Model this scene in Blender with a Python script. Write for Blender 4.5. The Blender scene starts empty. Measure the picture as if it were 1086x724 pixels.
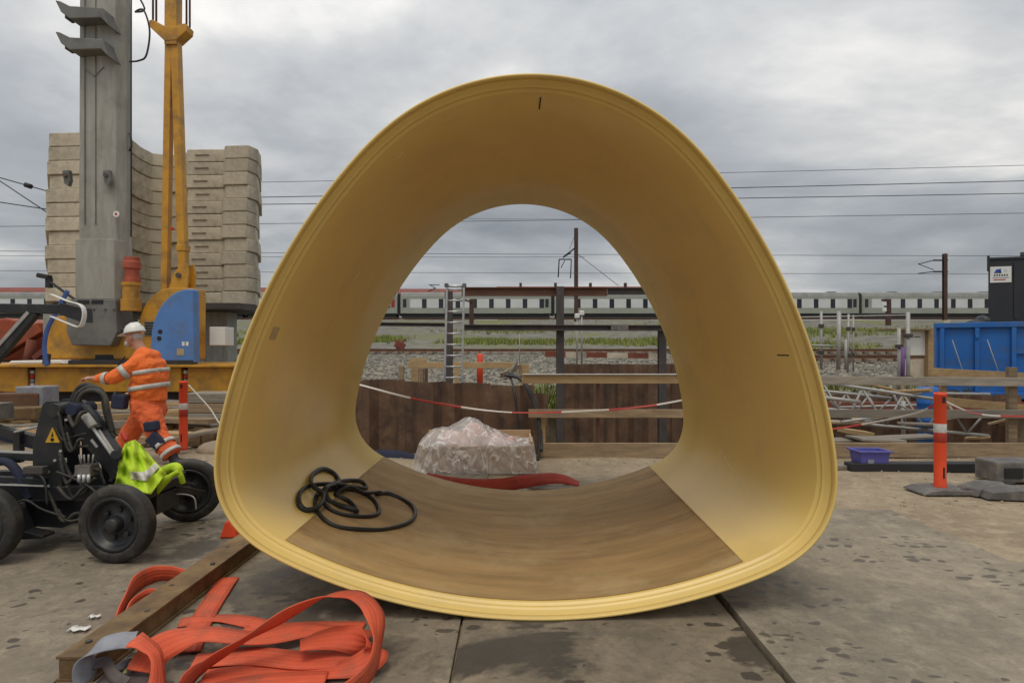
import bpy, bmesh, math, random
import numpy as np
from mathutils import Vector, Matrix, Euler
random.seed(7)
R = math.radians
SC = bpy.context.scene
COL = SC.collection
F, H, CX, CY = 640.0, 1.45, 543.0, 369.0          # focal length in photo pixels, eye height, vanishing point

# ---------------------------------------------------------------- camera
cam = bpy.data.cameras.new('camera'); camo = bpy.data.objects.new('camera', cam); COL.objects.link(camo)
camo.location = (0, 0, H); camo.rotation_euler = (R(90), 0, 0)
cam.sensor_width = 36; cam.lens = F / 1086 * 36; cam.shift_y = 7 / 1086
cam.clip_start = .05; cam.clip_end = 3000
SC.camera = camo
# ---------------------------------------------------------------- sky: overcast cloud deck over a clear sky
W = bpy.data.worlds.new('World'); SC.world = W; W.use_nodes = True
nt = W.node_tree; nt.nodes.clear()
def nd(t, ty, **kw):
    n = t.nodes.new(ty)
    for k, v in kw.items(): setattr(n, k, v)
    return n
SUN_EL, SUN_AZ = 68, 190
out = nd(nt, 'ShaderNodeOutputWorld'); bg = nd(nt, 'ShaderNodeBackground'); bg.inputs[1].default_value = 0.1
sky = nd(nt, 'ShaderNodeTexSky', sky_type='NISHITA', sun_disc=False, sun_elevation=R(SUN_EL), sun_rotation=R(SUN_AZ))
tc = nd(nt, 'ShaderNodeTexCoord'); sep = nd(nt, 'ShaderNodeSeparateXYZ')
nt.links.new(tc.outputs['Generated'], sep.inputs[0])
zc = nd(nt, 'ShaderNodeMath', operation='MAXIMUM'); nt.links.new(sep.outputs[2], zc.inputs[0]); zc.inputs[1].default_value = 0
za = nd(nt, 'ShaderNodeMath', operation='ADD'); nt.links.new(zc.outputs[0], za.inputs[0]); za.inputs[1].default_value = .22
dx = nd(nt, 'ShaderNodeMath', operation='DIVIDE'); nt.links.new(sep.outputs[0], dx.inputs[0]); nt.links.new(za.outputs[0], dx.inputs[1])
dy = nd(nt, 'ShaderNodeMath', operation='DIVIDE'); nt.links.new(sep.outputs[1], dy.inputs[0]); nt.links.new(za.outputs[0], dy.inputs[1])
cmb = nd(nt, 'ShaderNodeCombineXYZ'); nt.links.new(dx.outputs[0], cmb.inputs[0]); nt.links.new(dy.outputs[0], cmb.inputs[1])
mp = nd(nt, 'ShaderNodeMapping'); nt.links.new(cmb.outputs[0], mp.inputs[0])
mp.inputs['Location'].default_value = (11, 3, 0); mp.inputs['Scale'].default_value = (1, 1.2, 1)
n1 = nd(nt, 'ShaderNodeTexNoise'); n1.inputs['Scale'].default_value = .8; n1.inputs['Detail'].default_value = 8; n1.inputs['Roughness'].default_value = .55; n1.inputs['Distortion'].default_value = .15
nt.links.new(mp.outputs[0], n1.inputs['Vector'])
cr = nd(nt, 'ShaderNodeValToRGB'); nt.links.new(n1.outputs[0], cr.inputs[0])
e = cr.color_ramp.elements
e[0].position = .34; e[0].color = (2.75, 2.95, 3.2, 1)
e[1].position = .66; e[1].color = (8.8, 8.6, 8.3, 1)
m_ = cr.color_ramp.elements.new(.50); m_.color = (4.5, 4.68, 4.9, 1)
m_ = cr.color_ramp.elements.new(.58); m_.color = (6.1, 6.15, 6.15, 1)
mix = nd(nt, 'ShaderNodeMix', data_type='RGBA'); mix.inputs[0].default_value = .94
# an overcast deck is brighter overhead than at the horizon
ov = nd(nt, 'ShaderNodeMath', operation='MULTIPLY_ADD'); nt.links.new(zc.outputs[0], ov.inputs[0]); ov.inputs[1].default_value = .92; ov.inputs[2].default_value = .67
vm = nd(nt, 'ShaderNodeVectorMath', operation='SCALE'); nt.links.new(cr.outputs[0], vm.inputs[0]); nt.links.new(ov.outputs[0], vm.inputs['Scale'])
nt.links.new(sky.outputs[0], mix.inputs[6]); nt.links.new(vm.outputs[0], mix.inputs[7])
nt.links.new(mix.outputs[2], bg.inputs[0]); nt.links.new(bg.outputs[0], out.inputs[0])
# ---------------------------------------------------------------- sun behind the clouds
sl = bpy.data.lights.new('sun', 'SUN'); so = bpy.data.objects.new('sun', sl); COL.objects.link(so)
sl.energy = 1.1; sl.angle = R(24); sl.color = (1, .90, .74)
_d = Vector((math.sin(R(SUN_AZ)) * math.cos(R(SUN_EL)), math.cos(R(SUN_AZ)) * math.cos(R(SUN_EL)), math.sin(R(SUN_EL))))
so.rotation_euler = _d.to_track_quat('Z', 'Y').to_euler(); so.location = _d * 50
SC.view_settings.view_transform = 'Standard'; SC.view_settings.look = 'None'; SC.view_settings.exposure = 0.15; SC.view_settings.gamma = 1
try: SC.view_settings.use_curve_mapping = False
except Exception: pass

# ---------------------------------------------------------------- helpers
def P(px, py, d): return Vector(((px - CX) / F * d, d, H - (py - CY) / F * d))
def PX(px, d): return (px - CX) / F * d
def PZ(py, d): return H - (py - CY) / F * d
def tag(o, label=None, cat=None, group=None, kind=None):
    if label: o['label'] = label
    if cat: o['category'] = cat
    if group: o['group'] = group
    if kind: o['kind'] = kind
    elif cat: o['kind'] = 'thing'
    return o
def empty(name, loc=(0, 0, 0), label=None, cat=None, group=None, rz=0):
    o = bpy.data.objects.new(name, None); COL.objects.link(o); o.location = loc; o.rotation_euler = (0, 0, rz)
    return tag(o, label, cat, group)
MATS = {}
def mat(name, col, rough=.7, metal=0, col2=None, scale=4., detail=6., lo=.35, hi=.65, bump=.0, bscale=None, coat=0, spots=None, stretch=None, dist=0, rand=0, grime=None, gscale=1.3, glo=.5, ghi=.7):
    if name in MATS: return MATS[name]
    m = bpy.data.materials.new(name); m.use_nodes = True; t = m.node_tree
    b = t.nodes['Principled BSDF']; b.inputs['Roughness'].default_value = rough; b.inputs['Metallic'].default_value = metal
    if coat: b.inputs['Coat Weight'].default_value = coat; b.inputs['Coat Roughness'].default_value = .14
    tc = nd(t, 'ShaderNodeTexCoord'); vec = tc.outputs['Object']
    if stretch:
        mp = nd(t, 'ShaderNodeMapping'); mp.inputs['Scale'].default_value = stretch; t.links.new(vec, mp.inputs[0]); vec = mp.outputs[0]
    c = None
    if col2 is None: col2 = tuple(x * .72 for x in col)
    no = nd(t, 'ShaderNodeTexNoise'); no.inputs['Scale'].default_value = scale; no.inputs['Detail'].default_value = detail; no.inputs['Roughness'].default_value = .62; no.inputs['Distortion'].default_value = dist
    t.links.new(vec, no.inputs['Vector'])
    rp = nd(t, 'ShaderNodeValToRGB'); t.links.new(no.outputs[0], rp.inputs[0])
    rp.color_ramp.elements[0].position = lo; rp.color_ramp.elements[1].position = hi
    rp.color_ramp.elements[0].color = (*col2, 1); rp.color_ramp.elements[1].color = (*col, 1)
    c = rp.outputs[0]
    if grime:
        n2 = nd(t, 'ShaderNodeTexNoise'); n2.inputs['Scale'].default_value = gscale; n2.inputs['Detail'].default_value = 8; n2.inputs['Roughness'].default_value = .7
        t.links.new(tc.outputs['Object'], n2.inputs['Vector'])
        mr = nd(t, 'ShaderNodeMapRange'); mr.inputs[1].default_value = glo; mr.inputs[2].default_value = ghi; t.links.new(n2.outputs[0], mr.inputs[0])
        mx = nd(t, 'ShaderNodeMix', data_type='RGBA'); t.links.new(mr.outputs[0], mx.inputs[0]); t.links.new(c, mx.inputs[6]); mx.inputs[7].default_value = (*grime, 1); c = mx.outputs[2]
    if rand:
        oi = nd(t, 'ShaderNodeObjectInfo'); rm = nd(t, 'ShaderNodeMapRange'); rm.inputs[3].default_value = 1 - rand; rm.inputs[4].default_value = 1 + rand * .7; t.links.new(oi.outputs['Random'], rm.inputs[0])
        vs_ = nd(t, 'ShaderNodeVectorMath', operation='SCALE'); t.links.new(c, vs_.inputs[0]); t.links.new(rm.outputs[0], vs_.inputs['Scale']); c = vs_.outputs[0]
    t.links.new(c, b.inputs['Base Color'])
    if bump:
        nb = nd(t, 'ShaderNodeTexNoise'); nb.inputs['Scale'].default_value = bscale or scale * 6; nb.inputs['Detail'].default_value = 5
        t.links.new(vec, nb.inputs['Vector'])
        bp = nd(t, 'ShaderNodeBump'); bp.inputs['Strength'].default_value = min(1, bump); bp.inputs['Distance'].default_value = .02
        t.links.new(nb.outputs[0], bp.inputs['Height']); t.links.new(bp.outputs[0], b.inputs['Normal'])
    MATS[name] = m; return m

class MB:
    def __init__(s): s.v = []; s.f = []; s.sm = []
    def add(s, vs, fs, smooth=False):
        o = len(s.v); s.v += [tuple(v) for v in vs]
        for f in fs: s.f.append([i + o for i in f]); s.sm.append(smooth)
        return s
    def box(s, c, size, rot=None):
        x, y, z = (k / 2 for k in size); M = Euler(rot).to_matrix() if rot else Matrix.Identity(3); c = Vector(c)
        vs = [c + M @ Vector((a, b, d)) for a in (-x, x) for b in (-y, y) for d in (-z, z)]
        return s.add(vs, [(0, 1, 3, 2), (4, 6, 7, 5), (0, 4, 5, 1), (2, 3, 7, 6), (0, 2, 6, 4), (1, 5, 7, 3)])
    def span(s, a, b):
        a, b = Vector(a), Vector(b); return s.box((a + b) / 2, [abs(k) for k in (b - a)])
    def bar(s, p, q, w, h, up=(0, 0, 1)):
        p, q = Vector(p), Vector(q); d = (q - p).normalized(); up = Vector(up)
        if abs(d.dot(up)) > .98: up = Vector((0, 1, 0))
        a = d.cross(up).normalized() * w / 2; b = a.cross(d).normalized() * h / 2
        vs = [e + sa * a + sb * b for e in (p, q) for sa, sb in ((-1, -1), (1, -1), (1, 1), (-1, 1))]
        return s.add(vs, [(3, 2, 1, 0), (4, 5, 6, 7), (0, 1, 5, 4), (1, 2, 6, 5), (2, 3, 7, 6), (3, 0, 4, 7)])
    def ibeam(s, p, q, w, h, t=.015, up=(0, 0, 1)):
        p, q = Vector(p), Vector(q); d = (q - p).normalized(); up = Vector(up)
        if abs(d.dot(up)) > .98: up = Vector((0, 1, 0))
        a = d.cross(up).normalized(); b = a.cross(d).normalized()
        s.bar(p + b * (h / 2 - t / 2), q + b * (h / 2 - t / 2), w, t, up); s.bar(p - b * (h / 2 - t / 2), q - b * (h / 2 - t / 2), w, t, up)
        return s.bar(p, q, t, h - 2 * t - .002, up)
    def sweep(s, pts, rads, n=10, cap=True, sx=1., closed=False):
        pts = [Vector(p) for p in pts]; k = len(pts)
        if not hasattr(rads, '__len__'): rads = [rads] * k
        prev = None; rings = []
        for i in range(k):
            if closed: t = pts[(i + 1) % k] - pts[i - 1]
            else: t = pts[min(i + 1, k - 1)] - pts[max(i - 1, 0)]
            t.normalize()
            if prev is None:
                a = t.cross(Vector((0, 0, 1)))
                if a.length < .05: a = t.cross(Vector((0, 1, 0)))
            else: a = prev - t * prev.dot(t)
            if a.length < 1e-6: a = t.orthogonal()
            a.normalize(); prev = a; b = t.cross(a)
            rings.append([pts[i] + rads[i] * (math.cos(2 * math.pi * j / n) * a * sx + math.sin(2 * math.pi * j / n) * b) for j in range(n)])
        vs = [v for r in rings for v in r]; fs = []
        for i in range(k if closed else k - 1):
            i2 = (i + 1) % k
            for j in range(n): fs.append((i * n + j, i * n + (j + 1) % n, i2 * n + (j + 1) % n, i2 * n + j))
        o = len(s.v); s.add(vs, fs, True)
        if cap and not closed:
            s.f.append([o + j for j in range(n)][::-1]); s.sm.append(False)
            s.f.append([o + (k - 1) * n + j for j in range(n)]); s.sm.append(False)
        return s
    def cyl(s, p, q, r, r2=None, n=16): return s.sweep([p, q], [r, r if r2 is None else r2], n)
    def prism(s, poly, y0, y1, axis='y'):
        k = len(poly)
        mk = {'y': lambda a, b, c: (a, c, b), 'z': lambda a, b, c: (a, b, c), 'x': lambda a, b, c: (c, a, b)}[axis]
        vs = [mk(a, b, y0) for a, b in poly] + [mk(a, b, y1) for a, b in poly]
        fs = [tuple(range(k)), tuple(range(2 * k - 1, k - 1, -1))] + [(i, i + k, (i + 1) % k + k, (i + 1) % k) for i in range(k)]
        return s.add(vs, fs)
    def lathe(s, prof, c, axis='z', n=24, smooth=True, cap=True):       # prof: (radius, height)
        c = Vector(c); vs = []; fs = []; k = len(prof)
        for r, h in prof:
            for j in range(n):
                a = 2 * math.pi * j / n; x, y = r * math.cos(a), r * math.sin(a)
                vs.append(c + (Vector((x, y, h)) if axis == 'z' else Vector((x, h, y)) if axis == 'y' else Vector((h, x, y))))
        for i in range(k - 1):
            for j in range(n): fs.append((i * n + j, i * n + (j + 1) % n, (i + 1) * n + (j + 1) % n, (i + 1) * n + j))
        o = len(s.v); s.add(vs, fs, smooth)
        if cap and prof[0][0] > 1e-4: s.f.append([o + j for j in range(n)]); s.sm.append(False)
        if cap and prof[-1][0] > 1e-4: s.f.append([o + (k - 1) * n + j for j in range(n)]); s.sm.append(False)
        return s
    def ball(s, c, r, n=12, m=8, rot=None):
        c = Vector(c); r = r if hasattr(r, '__len__') else (r, r, r); M = Euler(rot).to_matrix() if rot else Matrix.Identity(3)
        vs = [c + M @ Vector((0, 0, r[2]))]; fs = []
        for i in range(1, m):
            for j in range(n):
                p, q = math.pi * i / m, 2 * math.pi * j / n
                vs.append(c + M @ Vector((r[0] * math.sin(p) * math.cos(q), r[1] * math.sin(p) * math.sin(q), r[2] * math.cos(p))))
        vs.append(c + M @ Vector((0, 0, -r[2]))); L = len(vs) - 1
        for j in range(n):
            fs.append((0, 1 + j, 1 + (j + 1) % n)); fs.append((L, 1 + (m - 2) * n + (j + 1) % n, 1 + (m - 2) * n + j))
            for i in range(m - 2): fs.append((1 + i * n + j, 1 + (i + 1) * n + j, 1 + (i + 1) * n + (j + 1) % n, 1 + i * n + (j + 1) % n))
        return s.add(vs, fs, True)
    def limb(s, p, q, r1, r2, n=12): s.ball(p, r1, n); s.ball(q, r2, n); return s.sweep([p, q], [r1, r2], n)
    def build(s, name, m, parent=None, bevel=0, smooth=None, solid=0, remesh=0, loc=None, wrinkle=0):
        me = bpy.data.meshes.new(name); me.from_pydata(s.v, [], s.f)
        me.polygons.foreach_set('use_smooth', s.sm if smooth is None else [smooth] * len(s.f))
        bm = bmesh.new(); bm.from_mesh(me); bmesh.ops.recalc_face_normals(bm, faces=bm.faces); bm.to_mesh(me); bm.free()
        if m: me.materials.append(m)
        o = bpy.data.objects.new(name, me); COL.objects.link(o); o.parent = parent
        if parent is not None: o.location = -parent.location if loc is None else loc
        elif loc is not None: o.location = loc
        if remesh:
            q = o.modifiers.new('r', 'REMESH'); q.mode = 'VOXEL'; q.voxel_size = remesh; q.use_smooth_shade = True
            q = o.modifiers.new('s', 'SMOOTH'); q.factor = .5; q.iterations = 3
        if wrinkle:
            tx = bpy.data.textures.get('cloth_folds') or bpy.data.textures.new('cloth_folds', 'CLOUDS'); tx.noise_scale = .085; tx.noise_depth = 2
            q = o.modifiers.new('w', 'DISPLACE'); q.texture = tx; q.strength = wrinkle; q.mid_level = .5; q.texture_coords = 'LOCAL'
        if solid: q = o.modifiers.new('t', 'SOLIDIFY'); q.thickness = solid; q.offset = 0
        if bevel: q = o.modifiers.new('b', 'BEVEL'); q.width = bevel; q.segments = 2; q.limit_method = 'ANGLE'; q.angle_limit = R(40)
        return o
def catmull(pts, sub=8, closed=False):
    pts = [Vector(p) for p in pts]; k = len(pts); o = []
    for i in range(k if closed else k - 1):
        g = (lambda j: pts[j % k]) if closed else (lambda j: pts[max(0, min(k - 1, j))])
        a, b, c, d = g(i - 1), g(i), g(i + 1), g(i + 2)
        for j in range(sub):
            t = j / sub
            o.append(.5 * ((2 * b) + (c - a) * t + (2 * a - 5 * b + 4 * c - d) * t * t + (3 * b - a - 3 * c + d) * t ** 3))
    if not closed: o.append(pts[-1])
    return o
def ribbon(mb, pts, ups, w, th=.006, sub=8, lift=0.):
    """flat strap: pts along it, ups = direction of the strap's width at every point"""
    k = len(pts); pp = catmull(pts, sub); uu = catmull(ups, sub); o = len(mb.v); n = len(pp); ph = sum(p[0] * 7.1 for p in pts)
    for i in range(n):
        t = (pp[min(i + 1, n - 1)] - pp[max(i - 1, 0)]).normalized(); u = uu[i] - t * uu[i].dot(t); u.normalize(); nn = t.cross(u) * th / 2; u = u * w / 2
        mb.v += [tuple(pp[i] + a * u + b * nn + lift * nn.normalized() * math.sin(i * .37 + a * 1.3 + ph) * (.4 + .6 * math.sin(i * .13 + ph))) for a, b in ((-1, -1), (-.33, -1.1), (.33, -1.1), (1, -1), (1, 1), (.33, 1.1), (-.33, 1.1), (-1, 1))]
    for i in range(n - 1):
        for j in range(8): mb.f.append([o + i * 8 + j, o + i * 8 + (j + 1) % 8, o + (i + 1) * 8 + (j + 1) % 8, o + (i + 1) * 8 + j]); mb.sm.append(True)
    mb.f.append([o + j for j in range(8)]); mb.sm.append(False); mb.f.append([o + (n - 1) * 8 + j for j in range(8)]); mb.sm.append(False)
    return mb
# ---------------------------------------------------------------- materials
def ground_mat(name, c1, c2, c3, wet, rough, spot_scale, spot_thr, wet_lo, wet_hi, bump=.3, pools=()):
    m = bpy.data.materials.new(name); m.use_nodes = True; t = m.node_tree; b = t.nodes['Principled BSDF']; L = t.links.new
    tc = nd(t, 'ShaderNodeTexCoord'); v = tc.outputs['Object']
    def noise(s, d=8, r=.65, dist=0):
        n = nd(t, 'ShaderNodeTexNoise'); n.inputs['Scale'].default_value = s; n.inputs['Detail'].default_value = d; n.inputs['Roughness'].default_value = r; n.inputs['Distortion'].default_value = dist
        L(v, n.inputs['Vector']); return n.outputs[0]
    def mr(x, a, c, o0=0, o1=1):
        n = nd(t, 'ShaderNodeMapRange'); n.inputs[1].default_value = a; n.inputs[2].default_value = c; n.inputs[3].default_value = o0; n.inputs[4].default_value = o1; L(x, n.inputs[0]); return n.outputs[0]
    def mx(f, a, c):
        n = nd(t, 'ShaderNodeMix', data_type='RGBA'); L(f, n.inputs[0])
        for i, k in ((6, a), (7, c)):
            if isinstance(k, tuple): n.inputs[i].default_value = (*k, 1)
            else: L(k, n.inputs[i])
        return n.outputs[2]
    def mth(op, a, c):
        n = nd(t, 'ShaderNodeMath', operation=op)
        for i, k in ((0, a), (1, c)):
            if isinstance(k, (int, float)): n.inputs[i].default_value = k
            else: L(k, n.inputs[i])
        return n.outputs[0]
    c = mx(mr(noise(.9, 6, .6, .4), .38, .62), c1, c2)
    c = mx(mr(noise(5, 8, .7), .48, .7), c, c3)
    c = mx(mr(noise(17, 5, .7, .6), .46, .74, 0, .55), c, tuple(k * .5 for k in c2))
    c = mx(mr(noise(2.6, 7, .7, .8), .55, .75, 0, .6), c, tuple(min(1, k * 1.25) for k in c3))
    fine = noise(60, 4, .7); c = mx(mr(fine, .35, .7, 0, .35), c, tuple(k * .55 for k in c1))
    # wet spots: small ovals in patches, and broad damp stains
    vo = nd(t, 'ShaderNodeTexVoronoi'); vo.inputs['Scale'].default_value = spot_scale; vo.inputs['Randomness'].default_value = 1
    mp = nd(t, 'ShaderNodeMapping'); mp.inputs['Scale'].default_value = (.8, 1.25, 1); L(v, mp.inputs[0])
    nz = nd(t, 'ShaderNodeTexNoise'); nz.inputs['Scale'].default_value = 9; L(v, nz.inputs['Vector'])
    ma = nd(t, 'ShaderNodeVectorMath', operation='MULTIPLY_ADD'); L(nz.outputs['Color'], ma.inputs[0]); ma.inputs[1].default_value = (.11, .11, 0); L(mp.outputs[0], ma.inputs[2])
    L(ma.outputs[0], vo.inputs['Vector'])
    sepc = nd(t, 'ShaderNodeSeparateColor'); L(vo.outputs['Color'], sepc.inputs[0])
    thr = mth('MULTIPLY', mth('MULTIPLY', mr(noise(1.1, 3), .40, .56), spot_thr), mr(sepc.outputs[0], .2, 1.))
    spot = mr(mth('SUBTRACT', thr, vo.outputs['Distance']), -.02, .05)
    sn = noise(.75, 9, .62, .5)
    for cx_, cy_, rad, amt in pools:                      # spots where water has been spilt and is drying out
        ds = nd(t, 'ShaderNodeVectorMath', operation='DISTANCE'); L(v, ds.inputs[0]); ds.inputs[1].default_value = (cx_, cy_, 0)
        sn = mth('ADD', sn, mr(ds.outputs['Value'], 0, rad, amt, 0))
    stain = mr(sn, wet_lo, wet_hi)
    wm = mth('MAXIMUM', spot, stain)
    c = mx(mth('MULTIPLY', wm, .82), c, wet)
    L(c, b.inputs['Base Color'])
    L(mr(wm, 0, 1, rough, .55), b.inputs['Roughness'])
    bp = nd(t, 'ShaderNodeBump'); bp.inputs['Strength'].default_value = bump; bp.inputs['Distance'].default_value = .012
    h = mth('ADD', mth('MULTIPLY', noise(26, 6, .7), 1.), mth('MULTIPLY', noise(4, 4), 1.2)); L(h, bp.inputs['Height']); L(bp.outputs[0], b.inputs['Normal'])
    return m
M_plate = ground_mat('dusty_plate', (.26, .215, .155), (.17, .148, .115), (.34, .285, .205), (.05, .04, .03), .85, 14, .66, .585, .64, pools=((-2.5, 3.1, .7, .13), (-.8, 3.3, .8, .15), (-3.2, 4.3, .9, .10), (-1.5, 3.9, .5, .12)))
M_plate_r = ground_mat('pale_plate', (.30, .255, .19), (.21, .185, .145), (.385, .33, .245), (.075, .06, .045), .88, 13, .55, .70, .76)
M_plate_d = ground_mat('damp_plate', (.24, .195, .135), (.15, .13, .098), (.31, .255, .18), (.035, .028, .02), .75, 11, .6, .575, .605, pools=((-.05, 3.0, .65, .13), (.35, 2.75, .4, .08), (1.1, 2.9, .35, .16), (.25, 3.4, .7, .1)))
M_dirt = ground_mat('sandy_dirt', (.37, .295, .20), (.27, .21, .14), (.45, .37, .26), (.15, .11, .07), .95, 5, .12, .60, .72, .7)
M_gravelbed = mat('gravel_bed', (.22, .205, .175), .95, col2=(.09, .085, .075), scale=9, bump=1, bscale=22, grime=(.10, .11, .05), gscale=.25, glo=.5, ghi=.62)
M_slope = mat('slope_soil', (.22, .205, .17), .95, col2=(.085, .085, .075), scale=.9, bump=.6, bscale=6, grime=(.15, .155, .06), gscale=.11, glo=.50, ghi=.62)
M_grp = mat('yellow_glassfibre', (.80, .585, .19), .33, col2=(.74, .53, .16), scale=1.1, lo=.3, hi=.7, coat=0, bump=.04, bscale=9, stretch=(1, .35, 1), grime=(.62, .46, .19), gscale=2.0, glo=.5, ghi=.85)
M_invert = mat('brown_invert', (.40, .255, .10), .75, col2=(.26, .165, .065), scale=2.6, stretch=(.45, 3.2, 1), bump=.18, bscale=25, grime=(.44, .33, .17), gscale=1.6, glo=.5, ghi=.75)
M_black = mat('black_paint', (.020, .022, .026), .42, scale=3, bump=.05, grime=(.07, .062, .05), gscale=5, glo=.52, ghi=.8)
M_rubber = mat('black_rubber', (.026, .025, .025), .65, scale=6, grime=(.10, .085, .06), gscale=9, glo=.46, ghi=.78)
M_rubberloop = mat('gasket_rubber', (.018, .02, .018), .45, scale=6)
M_sling = mat('orange_webbing', (.78, .13, .055), .75, col2=(.58, .085, .035), scale=3, grime=(.34, .10, .06), gscale=5, glo=.48, ghi=.78)
def webbing(m):
    t = m.node_tree; b = t.nodes['Principled BSDF']; tc = nd(t, 'ShaderNodeTexCoord')
    n = nd(t, 'ShaderNodeTexNoise'); n.inputs['Scale'].default_value = 160; n.inputs['Detail'].default_value = 2; t.links.new(tc.outputs['Object'], n.inputs['Vector'])
    bp = nd(t, 'ShaderNodeBump'); bp.inputs['Strength'].default_value = .35; bp.inputs['Distance'].default_value = .004
    t.links.new(n.outputs[0], bp.inputs['Height']); t.links.new(bp.outputs[0], b.inputs['Normal'])
def ribbed(m):
    t = m.node_tree; b = t.nodes['Principled BSDF']; at = nd(t, 'ShaderNodeAttribute'); at.attribute_name = 'across'
    mu = nd(t, 'ShaderNodeMath', operation='MULTIPLY'); mu.inputs[1].default_value = 15; t.links.new(at.outputs['Fac'], mu.inputs[0])
    si = nd(t, 'ShaderNodeMath', operation='SINE'); t.links.new(mu.outputs[0], si.inputs[0])
    bp = nd(t, 'ShaderNodeBump'); bp.inputs['Strength'].default_value = .22; bp.inputs['Distance'].default_value = .003; t.links.new(si.outputs[0], bp.inputs['Height'])
    old = b.inputs['Normal'].links[0].from_socket; t.links.new(old, bp.inputs['Normal']); t.links.new(bp.outputs[0], b.inputs['Normal'])
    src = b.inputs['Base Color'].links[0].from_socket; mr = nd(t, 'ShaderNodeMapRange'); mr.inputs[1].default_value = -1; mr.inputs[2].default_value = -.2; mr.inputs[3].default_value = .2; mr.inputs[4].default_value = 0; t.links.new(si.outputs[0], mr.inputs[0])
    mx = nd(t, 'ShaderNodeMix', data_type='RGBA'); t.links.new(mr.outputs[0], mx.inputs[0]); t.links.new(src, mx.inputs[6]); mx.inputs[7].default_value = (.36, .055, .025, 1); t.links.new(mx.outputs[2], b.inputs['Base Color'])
webbing(M_sling); ribbed(M_sling)
M_slinggrey = mat('grey_sleeve', (.30, .31, .35), .8, scale=12)
M_slingdark = mat('dark_eye_cloth', (.12, .095, .09), .8, scale=14)
M_rustbeam = mat('rusty_beam', (.21, .125, .05), .72, col2=(.11, .068, .032), scale=7, bump=.25, grime=(.30, .22, .10), gscale=3, glo=.5, ghi=.75)
M_timber = mat('weathered_timber', (.36, .26, .155), .85, rand=.25, col2=(.21, .15, .095), scale=3, stretch=(1, 9, 9), bump=.15, bscale=14, grime=(.14, .11, .085), gscale=2, glo=.5, ghi=.8)
M_timber2 = mat('fresh_timber', (.50, .35, .18), .8, rand=.2, col2=(.38, .25, .12), scale=3, stretch=(1, 9, 9), bump=.1, bscale=14, grime=(.26, .19, .11), gscale=2, glo=.52, ghi=.8)
M_timber3 = mat('grey_timber', (.30, .265, .215), .9, rand=.25, col2=(.19, .17, .145), scale=3, stretch=(1, 9, 9), bump=.15, bscale=14)
M_sheet = mat('rusted_sheet_pile', (.155, .085, .05), .85, rand=.12, col2=(.07, .044, .03), scale=2.6, stretch=(1.2, 1.2, .8), bump=.3, bscale=18, grime=(.22, .135, .08), gscale=2.6, glo=.5, ghi=.75)
M_darksteel = mat('dark_steel', (.075, .066, .062), .7, scale=4, bump=.1, grime=(.12, .07, .045), gscale=2)
M_roststeel = mat('brown_steel', (.16, .075, .045), .8, scale=3, bump=.1)
M_galv = mat('galvanised', (.42, .41, .38), .6, metal=.3, col2=(.33, .33, .33), scale=8)
M_alu = mat('aluminium', (.62, .63, .64), .4, metal=.5, scale=10)
M_mast = mat('grey_mast_paint', (.37, .36, .315), .55, col2=(.275, .265, .23), scale=2.5, stretch=(3, 3, .5), grime=(.19, .18, .155), gscale=1.5, glo=.5, ghi=.8, bump=.04)
M_mastd = mat('dark_grey_paint', (.18, .18, .165), .6, scale=2.5, grime=(.09, .085, .08), gscale=2)
M_yellow = mat('rig_yellow', (.60, .30, .022), .5, col2=(.50, .235, .018), scale=2, grime=(.17, .105, .045), gscale=2.6, glo=.47, ghi=.74)
M_blue = mat('cover_blue', (.10, .24, .56), .45, col2=(.085, .20, .48), scale=2, grime=(.13, .16, .22), gscale=3.5, glo=.48, ghi=.78)
M_concrete = mat('pale_concrete', (.62, .55, .42), .92, rand=.14, col2=(.46, .405, .31), scale=1.8, bump=.18, bscale=30, grime=(.22, .185, .14), gscale=1.7, glo=.47, ghi=.74)
M_orange = mat('bollard_orange', (.86, .085, .025), .5, col2=(.72, .07, .02), scale=5, grime=(.40, .09, .05), gscale=6, glo=.58, ghi=.85)
M_reflect = mat('reflective_tape', (.66, .66, .64), .4, scale=20)
M_bollarddark = mat('bollard_dark_band', (.42, .035, .02), .5)
M_greyplastic = mat('grey_recycled_plastic', (.125, .12, .118), .75, scale=6, bump=.2, grime=(.25, .22, .18), gscale=4, glo=.45, ghi=.7)
M_hivis = mat('hivis_orange', (.92, .19, .03), .75, col2=(.80, .145, .02), scale=7, bump=.9, bscale=9, grime=(.55, .12, .04), gscale=5, glo=.58, ghi=.9)
M_hivis2 = mat('hivis_trouser', (.80, .15, .04), .8, col2=(.66, .11, .03), scale=7, bump=.9, bscale=9, grime=(.34, .10, .05), gscale=5, glo=.55, ghi=.85)
M_band = mat('silver_band', (.60, .58, .53), .5, scale=12)
M_navy = mat('navy_cloth', (.022, .028, .06), .85, scale=9)
M_skin = mat('skin', (.52, .27, .19), .55, scale=9, col2=(.47, .23, .16))
M_white = mat('white_plastic', (.78, .77, .73), .35, scale=3, col2=(.7, .69, .66))
M_beard = mat('grey_beard', (.52, .49, .46), .9, scale=30)
M_shoe = mat('dark_shoe', (.035, .035, .045), .7)
M_lime = mat('lime_cloth', (.50, .70, .03), .75, col2=(.38, .56, .02), scale=6, bump=.3, bscale=18)
M_skipblue = mat('skip_blue', (.013, .15, .50), .5, col2=(.01, .115, .42), scale=2, grime=(.07, .12, .20), gscale=3.5, glo=.48, ghi=.78)
M_tank = mat('tank_black', (.025, .027, .032), .5, scale=2)
M_tubblue = mat('tub_blue', (.11, .11, .42), .5, scale=4)
M_trainside = mat('train_side', (.34, .355, .30), .6, col2=(.29, .305, .265), scale=.6)
M_trainroof = mat('train_roof', (.25, .255, .24), .6, scale=.8)
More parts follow.
